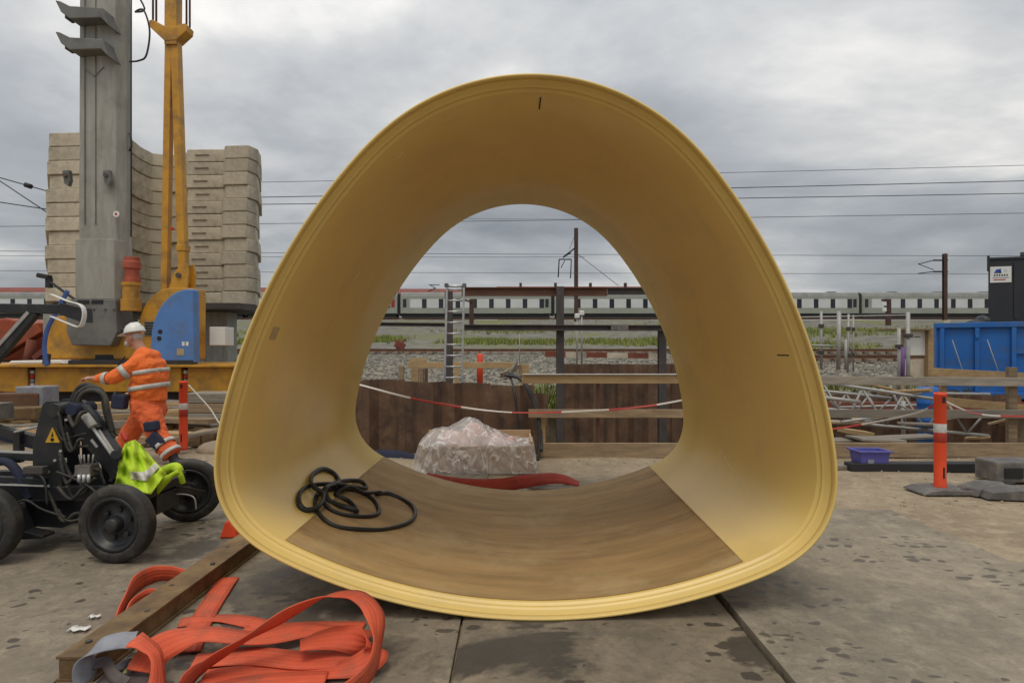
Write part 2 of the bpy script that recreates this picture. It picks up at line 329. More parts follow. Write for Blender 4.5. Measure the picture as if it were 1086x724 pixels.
M_dark = mat('underframe', (.03, .03, .032), .7)
M_winlight = mat('train_window_sky_reflection', (.58, .59, .58), .12, scale=.4, col2=(.66, .67, .67))  # pale pane colour stands in for sky reflected in the glass
M_windark = mat('train_window_dark', (.02, .025, .035), .1)
M_reddoor = mat('train_red', (.36, .03, .03), .5)
M_roof = mat('red_roof', (.24, .065, .045), .85, scale=.5, col2=(.18, .05, .04))
M_bldg = mat('pale_wall', (.50, .47, .42), .9, scale=.3)
M_brick = mat('brown_red_steel', (.22, .06, .035), .8, scale=2)
M_excav = mat('excavator_orange', (.42, .075, .02), .6, scale=2, col2=(.26, .05, .02), grime=(.10, .05, .03), gscale=2)
M_wire = mat('wire', (.05, .052, .056), .6)
M_mastbrown = mat('mast_brown', (.085, .045, .034), .8, scale=2)
M_rail = mat('rusty_rail', (.17, .085, .045), .75, scale=5)
M_sleeper = mat('sleeper', (.36, .29, .22), .95, scale=2, col2=(.26, .21, .16))
M_stone = mat('ballast_stone', (.33, .305, .25), .95, col2=(.12, .115, .10), scale=2.3, lo=.4, hi=.6)
M_grass = mat('grass', (.27, .30, .075), .9, col2=(.17, .20, .05), scale=.8)
M_sand = mat('sand_heap', (.40, .33, .24), .95, scale=6)
M_purple = mat('purple_clamp', (.17, .08, .26), .6)
M_redpaint = mat('red_paint', (.55, .035, .025), .6)
M_cable = mat('cable', (.03, .03, .03), .6)
M_pinkbag = mat('pink_bag', (.70, .52, .48), .8, col2=(.50, .24, .20), scale=5)
M_carton = mat('carton', (.50, .34, .20), .85, col2=(.42, .28, .16), scale=4)
M_redmat = mat('red_strap_flat', (.42, .055, .032), .8, col2=(.30, .04, .025), scale=5, bump=.2)
M_print = mat('sign_blue', (.03, .10, .42), .5); M_printr = mat('sign_red', (.45, .03, .03), .5)
M_warn = mat('warn_yellow', (.75, .42, .02), .5); M_ink = mat('ink', (.015, .015, .015), .6)
# translucent film
M_film = bpy.data.materials.new('plastic_film'); M_film.use_nodes = True
_t = M_film.node_tree; _b = _t.nodes['Principled BSDF']; _b.inputs['Base Color'].default_value = (.90, .86, .84, 1); _b.inputs['Roughness'].default_value = .22
_tr = nd(_t, 'ShaderNodeBsdfTransparent'); _mx = nd(_t, 'ShaderNodeMixShader'); _n = nd(_t, 'ShaderNodeTexNoise'); _n.inputs['Scale'].default_value = 4.5; _n.inputs['Detail'].default_value = 2; _n.inputs['Distortion'].default_value = .5
_tc = nd(_t, 'ShaderNodeTexCoord'); _mp = nd(_t, 'ShaderNodeMapping'); _mp.inputs['Rotation'].default_value = (0, .5, .3); _mp.inputs['Scale'].default_value = (1.5, 1, .7); _t.links.new(_tc.outputs['Object'], _mp.inputs[0]); _t.links.new(_mp.outputs[0], _n.inputs['Vector'])
# creases: thin whitish ridges where the film folds
_a1 = nd(_t, 'ShaderNodeMath', operation='SUBTRACT'); _t.links.new(_n.outputs[0], _a1.inputs[0]); _a1.inputs[1].default_value = .5
_a2 = nd(_t, 'ShaderNodeMath', operation='ABSOLUTE'); _t.links.new(_a1.outputs[0], _a2.inputs[0])
_mr = nd(_t, 'ShaderNodeMapRange'); _mr.inputs[1].default_value = 0; _mr.inputs[2].default_value = .055; _mr.inputs[3].default_value = .8; _mr.inputs[4].default_value = .36; _t.links.new(_a2.outputs[0], _mr.inputs[0])
_bp = nd(_t, 'ShaderNodeBump'); _bp.inputs['Strength'].default_value = .7; _bp.inputs['Distance'].default_value = .03; _t.links.new(_mr.outputs[0], _bp.inputs['Height']); _t.links.new(_bp.outputs[0], _b.inputs['Normal'])
_t.links.new(_mr.outputs[0], _mx.inputs[0]); _t.links.new(_tr.outputs[0], _mx.inputs[1]); _t.links.new(_b.outputs[0], _mx.inputs[2])
_t.links.new(_mx.outputs[0], _t.nodes['Material Output'].inputs[0])
# red and white barrier tape, printed along its length
M_tape = bpy.data.materials.new('barrier_tape'); M_tape.use_nodes = True
_t = M_tape.node_tree; _b = _t.nodes['Principled BSDF']; _b.inputs['Roughness'].default_value = .4
_tc = nd(_t, 'ShaderNodeTexCoord'); _s = nd(_t, 'ShaderNodeSeparateXYZ'); _t.links.new(_tc.outputs['Object'], _s.inputs[0])
_m1 = nd(_t, 'ShaderNodeMath', operation='MULTIPLY'); _m1.inputs[1].default_value = 1 / 1.28; _t.links.new(_s.outputs[0], _m1.inputs[0])
_m2 = nd(_t, 'ShaderNodeMath', operation='FRACT'); _t.links.new(_m1.outputs[0], _m2.inputs[0])
_m3 = nd(_t, 'ShaderNodeMath', operation='GREATER_THAN'); _m3.inputs[1].default_value = .5; _t.links.new(_m2.outputs[0], _m3.inputs[0])
_x = nd(_t, 'ShaderNodeMix', data_type='RGBA'); _x.inputs[6].default_value = (.42, .035, .025, 1); _x.inputs[7].default_value = (.58, .53, .47, 1)
_t.links.new(_m3.outputs[0], _x.inputs[0]); _t.links.new(_x.outputs[2], _b.inputs['Base Color'])

# ---------------------------------------------------------------- ground, pit, railway land
PIT = (-3.4, 11.0, 8.35, 13.9)
def terrain_z(x, y):
    k = [(0, -.02), (13.9, .0), (14.4, .42), (22, .72), (26, .86), (33, 1.06), (36, 1.16), (50, 1.85), (75, 3.9), (94, 5.8), (100, 6.1), (160, 6.3), (900, 6.5)]
    z = float(np.interp(y, [a for a, b in k], [b for a, b in k]))
    if y > 40: z += .25 * math.sin(x * .11 + y * .07) * min(1, (y - 40) / 20) * (1 if y < 92 else 0)
    return z
def grid_mesh(name, xs, ys, zf, m, skip=None, parent=None):
    vs = [(x, y, zf(x, y)) for y in ys for x in xs]; n = len(xs)
    fs = [(j * n + i, j * n + i + 1, (j + 1) * n + i + 1, (j + 1) * n + i) for j in range(len(ys) - 1) for i in range(n - 1)
          if not (skip and skip((xs[i] + xs[i + 1]) / 2, (ys[j] + ys[j + 1]) / 2))]
    o = MB().add(vs, fs, True).build(name, m, parent); return o
def dirt_z(x, y):
    b = -.02 + .018 * math.sin(x * 1.7 + y * 2.3) * math.sin(y * 1.9 - x * .6)
    if y < 6 and -5 < x < 3.6: b = -.035
    return b
xs = sorted(set([-60, -40, -25, -16] + [round(-12 + .4 * i, 3) for i in range(61)] + [PIT[0], PIT[1], 16, 25, 40, 60]))
ys = sorted(set([-20, -10, -4] + [round(.5 * i, 3) for i in range(27)] + [PIT[2], PIT[3]]))
ground = tag(grid_mesh('ground', xs, ys, dirt_z, M_dirt, lambda x, y: PIT[0] < x < PIT[1] and PIT[2] < y < PIT[3]), kind='structure')
pit = MB()
x0, x1, y0, y1 = PIT
pit.add([(x0, y0, -2.2), (x1, y0, -2.2), (x1, y1, -2.2), (x0, y1, -2.2), (x0, y0, -.03), (x1, y0, -.03), (x1, y1, -.03), (x0, y1, -.03)], [(0, 1, 2, 3), (0, 1, 5, 4), (1, 2, 6, 5), (2, 3, 7, 6), (3, 0, 4, 7)])
tag(pit.build('pit_floor', M_dirt), kind='structure')
tag(grid_mesh('gravel_yard', [-90 + 3 * i for i in range(61)], [13.9, 14.4, 17, 20, 22, 24, 26, 28, 30, 33, 36, 40], terrain_z, M_gravelbed), kind='structure')
tag(grid_mesh('embankment', [-700, -400, -200] + [-150 + 3 * i for i in range(101)] + [200, 400, 700], [40, 45, 50, 55, 60, 65, 70, 75, 80, 85, 90, 94, 97, 100, 110, 160, 400, 900], terrain_z, M_slope), kind='structure')
# steel road plates: pieces of the ground
def plate(x0, x1, y0, y1, top, m, th=.03, rz=0):
    o = MB().span((x0, y0, top - th), (x1, y1, top)).build('plate', m, None, bevel=.004); o.parent = ground; o.rotation_euler = (0, 0, rz); return o
plate(-.262, 1.19, -1.5, 3.75, 0, M_plate_d); plate(-.262, 1.19, 3.762, 6.0, 0, M_plate_d)
plate(-1.98, -.274, -1.5, 4.37, .0, M_plate); plate(-1.98, -.274, 4.382, 7.0, .0, M_plate)
plate(-6.2, -1.992, -1.5, 4.37, .0, M_plate); plate(-6.2, -1.992, 4.382, 6.9, -.002, M_plate)
plate(1.215, 3.35, -1.5, 5.35, .022, M_plate_r, .055); plate(3.36, 6.2, -1.5, 4.05, .018, M_plate_r, .055)

# ---------------------------------------------------------------- pebbles, stones, grass
def scatter_stones(name, n, fn, m, smin, smax, label, cat):
    mb = MB(); base = [(0, 0, 1), (.9, 0, .1), (.2, .9, 0), (-.85, .3, .15), (-.4, -.85, 0), (.5, -.7, .1), (0, 0, -.7)]
    fs = [(0, 1, 2), (0, 2, 3), (0, 3, 4), (0, 4, 5), (0, 5, 1), (6, 2, 1), (6, 3, 2), (6, 4, 3), (6, 5, 4), (6, 1, 5)]
    for _ in range(n):
        p = fn()
        if p is None: continue
        s = random.uniform(smin, smax) ; a = random.uniform(0, 6.3); c, q = math.cos(a), math.sin(a); k = [random.uniform(.6, 1.3) for _ in range(7)]
        mb.add([(p[0] + s * kk * (c * x - q * y), p[1] + s * kk * (q * x + c * y), p[2] + s * .8 * kk * z) for kk, (x, y, z) in zip(k, base)], fs)
    o = mb.build(name, m); return tag(o, label, cat, kind='stuff')
def ball_fn():
    y = 14 + 18 * random.random() ** 1.6; x = random.uniform(-.9, .98) * y * .86
    return (x, y, terrain_z(x, y) + .01)
scatter_stones('ballast_stones', 15000, ball_fn, M_stone, .05, .12, 'pale crushed stone ballast heaped along the railway track', 'gravel')
def peb_fn():
    y = 5.2 + 3.1 * random.random(); x = random.uniform(-8, 8)
    if -6.2 < x < 3.3 and y < 6.9: return None
    return (x, y, dirt_z(x, y))
scatter_stones('pebbles', 2600, peb_fn, M_sand, .005, .022, 'small pebbles and crumbs on the sandy ground', 'pebbles')
def grass(name, n, fn, hmin, hmax, label):
    mb = MB()
    for _ in range(n):
        p = fn()
        if p is None: continue
        for b in range(5):
            a = random.uniform(0, 6.3); h = random.uniform(hmin, hmax); w = h * .09; l = random.uniform(.15, .6) * h
            c, q = math.cos(a), math.sin(a); ox, oy = random.uniform(-.15, .15), random.uniform(-.15, .15)
            mb.add([(p[0] + ox - q * w, p[1] + oy + c * w, p[2]), (p[0] + ox + q * w, p[1] + oy - c * w, p[2]), (p[0] + ox + c * l, p[1] + oy + q * l, p[2] + h)], [(0, 1, 2)])
    return tag(mb.build(name, M_grass), label, 'grass', kind='stuff')
gp = [(-30, 56, 5, 3), (-11, 52, 2, 2), (-3.2, 50, 3, 2), (-1, 51, 3, 2), (2.5, 51, 2, 2), (8, 53, 4, 2), (11, 50, 5, 3), (14, 54, 3, 2), (40, 66, 9, 4), (52, 70, 9, 5), (30, 60, 6, 3), (60, 72, 10, 6), (22, 45, 5, 3), (-22, 47, 4, 2), (26, 75, 12, 5), (0, 72, 8, 3)]
def grass_fn():
    g = random.choice(gp); x = random.gauss(g[0], g[2] * .45); y = random.gauss(g[1], g[3] * .8)
    return (x, y, terrain_z(x, y) - .02) if 37 < y < 90 else None
grass('embankment_grass', 5000, grass_fn, .2, .5, 'patchy green grass on the gravel embankment below the train')
def weed_fn():
    g = random.choice([(.55, 13.9, .3), (.9, 14.2, .4), (6.5, 14.5, 1.0), (5, 14.3, 1.), (8, 14.6, 1.2)]); x = random.gauss(g[0], g[2]); y = random.gauss(g[1], .2)
    return (x, max(y, 13.7), terrain_z(x, max(y, 13.7)))
grass('pit_edge_weeds', 420, weed_fn, .1, .35, 'green weeds growing along the far edge of the pit')
# ---------------------------------------------------------------- the big pipe
DF, LEN, OFF = 3.21, 2.74, .05
PC = P(556, 385, DF); pcx, pcz = PC.x, PC.z
def _egg(kb, Lb, kc, Lc, ks, Ls, kt, ang, x0, y0, N=800):
    """rounded triangle made of four smoothly joined arcs: bottom, corner, side, crown (half outline, mirrored)"""
    Lt = (np.pi - kb * Lb - kc * Lc - ks * Ls) / kt; tot = Lb + Lc + Ls + Lt; s = (np.arange(N) + .5) / N * tot
    k = np.where(s < Lb, kb, np.where(s < Lb + Lc, kc, np.where(s < Lb + Lc + Ls, ks, kt)))
    wn = int(N * .06); ker = np.hanning(2 * wn + 1); ker /= ker.sum(); k = np.convolve(np.r_[k[::-1], k, k[::-1]], ker, 'same')[N:2 * N]
    ds = tot / N; a = np.cumsum(k) * ds - k * ds / 2; a *= np.pi / (k.sum() * ds)
    x = np.cumsum(np.cos(a)) * ds; y = np.cumsum(np.sin(a)) * ds; x -= x[-1] * np.linspace(0, 1, N)
    X = np.r_[0, x, -x[:-1][::-1]]; Y = np.r_[0, y, y[:-1][::-1]]; c, q = np.cos(ang), np.sin(ang)
    return np.stack([c * X - q * Y + x0, q * X + c * Y + y0], -1)
_e = _egg(.3137, 1.4475, 2.0917, .5926, .3197, 1.8794, .8359, -.0298, -.0154, -1.3689) * (DF * 200 / F)
_th = np.arctan2(_e[:, 1], _e[:, 0]); _ix = np.argsort(_th); _th, _r = _th[_ix], np.hypot(_e[:, 0], _e[:, 1])[_ix]
def r_out(t): return np.interp(np.asarray(t, float), _th, _r, period=2 * np.pi)
def contour(t, off):
    """points (x, z) of the outer contour moved by off along its normal"""
    t = np.asarray(t, float); e = .012
    p = np.stack([r_out(t) * np.cos(t), r_out(t) * np.sin(t)], -1)
    q = np.stack([r_out(t + e) * np.cos(t + e), r_out(t + e) * np.sin(t + e)], -1) - np.stack([r_out(t - e) * np.cos(t - e), r_out(t - e) * np.sin(t - e)], -1)
    q /= np.linalg.norm(q, axis=-1, keepdims=True)
    n = np.stack([q[..., 1], -q[..., 0]], -1)
    return p + off * n + np.array([pcx, pcz])
pipe = empty('pipe_segment', (pcx, DF + LEN / 2, 0), 'huge yellow glass fibre pipe section with rounded triangular opening, standing on the plates', 'pipe')
NT = 300
prof = [(0, .02), (-.002, .006), (-.006, .001), (-.012, 0), (-.0165, .003), (-.018, .010), (-.0185, .04), (-.013, .045), (-.013, .053), (-.020, .057), (-.022, .092), (-.032, .097), (-.036, .102), (-.036, .112), (-.031, .116), (-.031, .123), (-.047, .128), (-.05, .138), (-.05, .6), (-.05, 1.2), (-.05, 1.9), (-.05, LEN - .004), (-.047, LEN), (-.003, LEN), (0, LEN - .004), (0, 1.2)]
ts = np.linspace(0, 2 * np.pi, NT, endpoint=False)
mb = MB(); rings = [contour(ts, o) for o, y in prof]; vs = []; fs = []
for (o, y), rg in zip(prof, rings): vs += [(a[0], DF + y, a[1]) for a in rg]
k = len(prof)
for i in range(k):
    for j in range(NT): fs.append((i * NT + j, i * NT + (j + 1) % NT, ((i + 1) % k) * NT + (j + 1) % NT, ((i + 1) % k) * NT + j))
mb.add(vs, fs, True); mb.build('pipe_wall', M_grp, pipe)
def S(px, py, lift=0.):
    """where the line of sight through a photo pixel meets the inside of the pipe"""
    for d in np.arange(DF + .13, DF + LEN + .4, .004):
        p = P(px, py, d); a = math.atan2(p.z - pcz, p.x - pcx)
        if math.hypot(p.x - pcx, p.z - pcz) >= float(r_out(a)) - OFF:
            v = Vector((pcx - p.x, 0, pcz - p.z)).normalized(); return p + v * lift
    return P(px, py, DF + LEN)
def theta(px, py): p = S(px, py); return math.atan2(p.z - pcz, p.x - pcx)
ta, tb = theta(308, 573), theta(784, 597)
ta2, tb2 = theta(404, 490), theta(690, 499)
mb = MB(); n, mm = 70, 14; vs = []
for j in range(mm):
    f = j / (mm - 1); y = DF + .15 + f * (LEN - .165); a, b = ta + (ta2 - ta) * f, tb + (tb2 - tb) * f
    vs += [(p[0], y, p[1]) for p in contour(np.linspace(a, b, n), -OFF - .004)]
mb.add(vs, [(j * n + i, j * n + i + 1, (j + 1) * n + i + 1, (j + 1) * n + i) for j in range(mm - 1) for i in range(n - 1)], True)
tag(mb.build('invert_lining', M_invert, pipe, solid=.005), 'rough brown lining along the bottom of the pipe')
def on_pipe(y, t, off=-OFF - .002): q = contour(np.array([t]), off)[0]; return Vector((q[0], y, q[1]))
def stripe(t0, t1, y0, y1, m, name, w=None):
    mb = MB(); nn = 6; tt = np.linspace(t0, t1, nn); vs = []
    for t in tt: vs += [on_pipe(y0, t), on_pipe(y1, t)]
    mb.add(vs, [(2 * i, 2 * i + 1, 2 * i + 3, 2 * i + 2) for i in range(nn - 1)]); return mb.build(name, m, pipe, solid=.001)
tq = theta(573, 105); stripe(tq - .0028, tq + .0028, DF + .19, DF + .36, M_ink, 'pencil_mark')
tq = theta(828, 374); stripe(tq - .0022, tq + .0022, DF + .19, DF + .34, M_ink, 'pencil_mark')
tq = theta(294, 351); stripe(tq - .025, tq + .025, DF + .2, DF + .29, mat('sticker', (.62, .48, .24), .6), 'paper_sticker')
tq = theta(380, 292); mbs = MB().sweep([S(373, 300, .002), S(385, 284, .002)], .004, 6); mbs.build('scratch', mat('pale_scratch', (.9, .8, .5), .6), pipe)

for a_, b_, r_ in (((690, 300), (700, 335), .003), ((640, 160), (652, 190), .002), ((420, 170), (428, 160), .0025), ((760, 470), (790, 520), .002), ((300, 440), (330, 430), .002), ((735, 420), (760, 412), .003)):
    MB().sweep([S(a_[0] + (b_[0] - a_[0]) * f, a_[1] + (b_[1] - a_[1]) * f, .0015) for f in (0, .35, .7, 1)], r_, 6).build('scratch', MATS['pale_scratch'], pipe)
# black rubber loop lying inside
raw = [(375, 213), (415, 211), (470, 230), (515, 262), (527, 300), (490, 335), (400, 356), (300, 358), (210, 345), (150, 312), (122, 262), (128, 215), (165, 195), (230, 190), (300, 203), (358, 238), (380, 285), (335, 305), (240, 297), (172, 270), (142, 232), (165, 188), (245, 157), (305, 162), (328, 188), (255, 190), (170, 186), (105, 176), (62, 200), (52, 250), (85, 276), (122, 272), (128, 230), (92, 182), (112, 132), (152, 110), (198, 126), (216, 160), (180, 184), (135, 206), (182, 240), (258, 284), (292, 280), (255, 242), (205, 212), (235, 200), (310, 215), (372, 214)]
pts = []; seen = []
for i, (x, y) in enumerate(raw):
    q = (x / 3.81 + 300, y / 3.81 + 470); ov = sum(1 for s in seen[:-2] if math.hypot(s[0] - q[0], s[1] - q[1]) < 7); seen.append(q)
    pts.append(S(q[0], q[1], .018 + .026 * min(ov, 2) + .006 * (i % 2)))
cc = catmull(pts, 6, True)
g = empty('rubber_gasket', tuple(pts[7]), 'black rubber sealing loop lying tangled inside the yellow pipe', 'gasket')
MB().sweep(cc, .0195, 10, closed=True, sx=.72).build('rubber_loop', M_rubberloop, g)

# ---------------------------------------------------------------- rusty beam in front on the left
bm_ = empty('steel_beam', (-1.93, 2.66, 0), 'rusty brown steel beam lying on the plates beside the orange sling', 'beam')
for xx, zz, ww, hh in ((-1.90, .105, .165, .014), (-1.90, .007, .165, .014)):
    MB().bar((xx - .0, 2.62, zz), (xx + .03, 6.2, zz), ww, hh).build('flange', M_rustbeam, bm_, bevel=.002)
MB().box((-1.90, 2.628, .056), (.14, .008, .082)).build('end_plate', M_rustbeam, bm_)
MB().bar((-1.84, 2.64, .056), (-1.81, 6.197, .056), .016, .083).build('web', M_rustbeam, bm_)
MB().bar((-1.96, 2.64, .056), (-1.93, 6.197, .056), .016, .083).build('web', M_rustbeam, bm_)
for i in range(10):
    y = 2.75 + i * .33; x = -1.90 + .03 * (y - 2.62) / 3.58 + (.035 if i % 2 else -.03)
    MB().cyl((x, y, .1135), (x, y, .1215 if i % 3 == 0 else .1145), .014, n=10).build('bolt', M_darksteel, bm_)

# ---------------------------------------------------------------- orange lifting sling in the foreground
sling = empty('lifting_sling', (-1.2, 2.75, 0), 'long orange webbing lifting sling heaped on the plates in the foreground', 'sling')
Z_, U = Vector((0, 0, 1)), Vector
def strap(pts, ups, w=.125, m=None, name='webbing_strap'):
    o = ribbon(MB(), pts, ups, w, .005, 12, .005).build(name, m or M_sling, sling)
    a = o.data.attributes.new('across', 'FLOAT', 'POINT'); vals = [-1, -.33, .33, 1, 1, .33, -.33, -1]
    a.data.foreach_set('value', [vals[i % 8] for i in range(len(o.data.vertices))]); return o
def gp_(px, py, z=.012):
    d = (H - z) * F / (py - CY); return U((PX(px, d), d, z))
up, fl = U((0, -.25, 1)), U((0, 1, .05))
# big standing loop: rises from the left, turns over at the right and runs back along the ground
strap([gp_(188, 735, .05), gp_(215, 707, .07), P(262, 676, 2.66), P(318, 644, 2.76), P(352, 631, 2.84), P(380, 632, 2.86), P(397, 652, 2.80), P(399, 690, 2.66), P(385, 720, 2.52), P(345, 745, 2.42), P(270, 760, 2.38)],
      [U((.1, -.9, .5)), U((.1, -.8, .6)), U((.25, -.75, .6)), U((.35, -.6, .7)), U((.2, -1, .25)), U((-.1, -1, 0)), U((-.1, -1, -.15)), U((-.1, -.85, .5)), U((0, -.45, 1)), U((0, -.4, 1)), U((0, -.4, 1))], .115)
# layers on the ground
strap([gp_(150, 712, .06), gp_(172, 686, .10), gp_(215, 672, .10), gp_(270, 676, .07), gp_(330, 668, .05), gp_(392, 676, .03)], [U((-.3, 1, .4)), U((0, 1, .5)), fl, fl, fl, fl], .13)
strap([gp_(205, 702, .02), gp_(262, 695, .03), gp_(330, 700, .03), gp_(395, 695, .03)], [fl] * 4, .14)
strap([gp_(215, 718, .015), gp_(280, 712, .02), gp_(345, 712, .02), gp_(390, 700, .06), gp_(396, 684, .10), gp_(360, 676, .10), gp_(318, 684, .09)], [fl, fl, fl, U((-.5, .6, .5)), U((-.8, 0, .6)), U((-.2, .7, .4)), fl], .12)
strap([gp_(258, 668, .008), gp_(330, 664, .01), gp_(386, 664, .012)], [fl] * 3, .10)
strap([gp_(205, 740, .03), gp_(270, 726, .035), gp_(345, 722, .03)], [fl] * 3, .15)
strap([gp_(243, 612, .012), gp_(228, 634, .012), gp_(211, 662, .012), gp_(198, 690, .02)], [U((1, .1, 0))] * 4, .12)
strap([gp_(190, 660, .01), gp_(240, 655, .012), gp_(300, 668, .012)], [fl] * 3, .09)
# two loops on the far side of the beam
strap([gp_(116, 684, .05), gp_(127, 652, .056), gp_(141, 622, .056), gp_(162, 609, .056), gp_(183, 608, .056), gp_(200, 613, .05)], [U((.2, -.2, 1)), U((.2, -.2, 1)), U((.1, -.25, 1)), U((0, -.3, 1)), U((0, -.3, 1)), U((0, -.2, 1))], .11)
strap([gp_(124, 680, .045), gp_(138, 648, .05), gp_(153, 634, .05), gp_(170, 632, .05), gp_(176, 640, .045)], [U((.2, -.2, 1)), U((.1, -.25, 1)), U((0, -.3, 1)), U((0, -.3, 1)), U((0, -.2, 1))], .095)
# sewn eye with its grey sleeve
strap([gp_(92, 724, .03), P(90, 700, 2.56), P(104, 685, 2.58), P(125, 679, 2.6), P(143, 678, 2.62)], [U((.2, 1, .2)), U((.3, 1, .3)), U((0, 1, .35)), U((0, 1, .3)), U((0, 1, .2))], .10, M_slinggrey, 'grey_sleeve')
strap([P(141, 678, 2.62), P(158, 686, 2.6), P(167, 703, 2.55), P(168, 730, 2.45)], [U((0, 1, .2)), U((-.3, 1, 0)), U((-.4, 1, 0)), U((-.3, 1, .2))], .10)
strap([gp_(95, 735, .02), gp_(115, 722, .035), gp_(140, 716, .03), gp_(160, 726, .02)], [fl] * 4, .12, M_slingdark, 'eye_cloth')
strap([P(100, 704, 2.6), P(112, 702, 2.6), P(121, 716, 2.55), P(135, 724, 2.5)], [U((.2, .6, .7))] * 4, .045, M_slingdark, 'eye_cloth')
strap([gp_(112, 715, .05), gp_(138, 700, .06), gp_(150, 690, .05)], [U((.3, 1, .3))] * 3, .035, M_slinggrey, 'grey_sleeve')
strap([gp_(128, 716, .05), gp_(138, 708, .06), gp_(145, 704, .05)], [U((.3, 1, .3))] * 3, .02, mat('label_green', (.35, .42, .2), .7), 'sewn_label')
for (px, py, w_, l_, l) in ((84, 668, .05, .10, 'white paper scrap lying left of the rusty beam'), (100, 655, .03, .06, 'small white scrap beside the larger paper scrap'), (205, 612, .04, .11, 'pale plastic scrap beside the red sling loop')):
    c = gp_(px, py, .004); n_ = 6; vs = [c + U((l_ * (i / n_ - .5), w_ * (j - .5) + .012 * math.sin(i * 1.7), .006 + .008 * abs(math.sin(i * 1.3 + j)))) for i in range(n_ + 1) for j in (0, 1)]
    o = tag(MB().add(vs, [(2 * i, 2 * i + 1, 2 * i + 3, 2 * i + 2) for i in range(n_)], True).build('paper_scrap', M_white, solid=.002), l, 'litter')
# small red cone foot peeping out by the beam
cone = empty('cone_base', tuple(gp_(246, 568, 0)), 'red rubber corner peeping out between beam and pipe', 'cone base')
p = gp_(246, 568, 0); MB().prism([(p.x - .07, 0), (p.x + .07, 0), (p.x + .05, .05), (p.x, .14), (p.x - .03, .12)], p.y - .06, p.y + .06).build('foot', M_orange, cone, bevel=.012)

# ---------------------------------------------------------------- black wheeled trolley
rng_ = random.Random(11)
tr = empty('pipe_trolley', (-3.1, 4.55, 0), 'black four-wheeled trolley with hydraulic arm and hoses at the left edge', 'trolley')
def wheel(c, rz, cam_=0, r=.262, w=.108):
    wm = empty('wheel'); wm.parent = tr; wm.location = Vector(c) - tr.location; wm.rotation_euler = (cam_, 0, rz)
    h = w / 2
    def part(name, prof, m, n=40):
        o = MB().lathe(prof, (0, 0, 0), 'y', n, True, False).build(name, m, wm, loc=(0, 0, 0)); return o
    part('tyre', [(r * .70, -h * .78), (r * .74, -h * .96), (r * .84, -h), (r * .94, -h * .9), (r * .985, -h * .7), (r, -h * .45), (r, h * .45), (r * .985, h * .7), (r * .94, h * .9), (r * .84, h), (r * .74, h * .96), (r * .70, h * .78)], M_rubber)
    part('rim', [(.001, -h * .15), (r * .25, -h * .15), (r * .27, -h * .02), (r * .52, h * .05), (r * .57, -h * .1), (r * .61, -h * .8), (r * .64, -h * .92), (r * .72, -h * .9), (r * .72, h * .8), (r * .6, h * .35), (.001, h * .3)], M_black)
    part('hub', [(.001, -h * 1.25), (r * .15, -h * 1.25), (r * .17, -h * 1.15), (r * .19, -h * .6), (r * .22, -h * .1)], M_black, 24)
    for k in range(6):
        a = k * math.pi / 3 + .3; x, z = math.cos(a) * r * .38, math.sin(a) * r * .38
        MB().cyl((x, h * .1, z), (x, -h * .32, z), .018, n=6).build('wheel_nut', M_black, wm, loc=(0, 0, 0))
    for sgn in (-1, 1):
        ring = MB().lathe([(r * .78, sgn * h * .99), (r * .80, sgn * h * 1.02), (r * .82, sgn * h * 1.0)], (0, 0, 0), 'y', 40, True, False).build('sidewall_ring', M_rubber, wm, loc=(0, 0, 0))
wheel((-2.68, 4.10, .262), R(-6)); wheel((-2.71, 5.06, .262), R(14), R(4)); wheel((-3.56, 4.05, .262), R(0)); wheel((-3.66, 5.06, .262), R(0))
def tp(name, mb, m=M_black, bevel=.004): return mb.build(name, m, tr, bevel=bevel)
tp('axle', MB().cyl((-2.68, 4.12, .262), (-2.71, 5.05, .262), .045))
tp('axle', MB().cyl((-3.56, 4.10, .262), (-3.66, 5.03, .262), .045))
tp('chassis_rail', MB().bar((-4.6, 4.32, .43), (-2.62, 4.32, .41), .06, .10)); tp('chassis_rail', MB().bar((-4.6, 4.82, .43), (-2.62, 4.82, .41), .06, .10))
for x in (-4.2, -3.72, -3.24, -2.66): tp('cross_member', MB().bar((x, 4.35, .40), (x, 4.79, .40), .08, .08))
tp('belly_box', MB().prism([(-3.72, .16), (-3.28, .14), (-3.12, .24), (-3.05, .34), (-3.72, .34)], 4.40, 4.74))
tp('skid_foot', MB().prism([(-3.62, .10), (-3.30, .11), (-3.30, .13), (-3.44, .16), (-3.52, .34), (-3.60, .34)], 4.24, 4.36))
# tower plates
for y in (4.30, 4.46):
    tp('tower_plate', MB().prism([(PX(46, 4.4), PZ(521, 4.4)), (PX(46, 4.4), PZ(470, 4.4)), (PX(56, 4.4), PZ(428, 4.4)), (PX(60, 4.4), PZ(424, 4.4)), (PX(72, 4.4), PZ(424, 4.4)), (PX(77, 4.4), PZ(430, 4.4)), (PX(76, 4.4), PZ(521, 4.4))], y, y + .022), bevel=.003)
tp('tower_pin', MB().cyl((PX(72, 4.4), 4.26, PZ(433, 4.4)), (PX(72, 4.4), 4.56, PZ(433, 4.4)), .05))
tp('rear_post', MB().bar((PX(84, 4.5), 4.6, .44), (PX(82, 4.5), 4.6, .98), .06, .05)); tp('rear_post', MB().bar((PX(100, 4.5), 4.66, .44), (PX(88, 4.5), 4.66, .92), .05, .05))
tp('brace', MB().bar((PX(103, 4.45), 4.5, .43), (PX(84, 4.45), 4.5, .80), .03, .05))
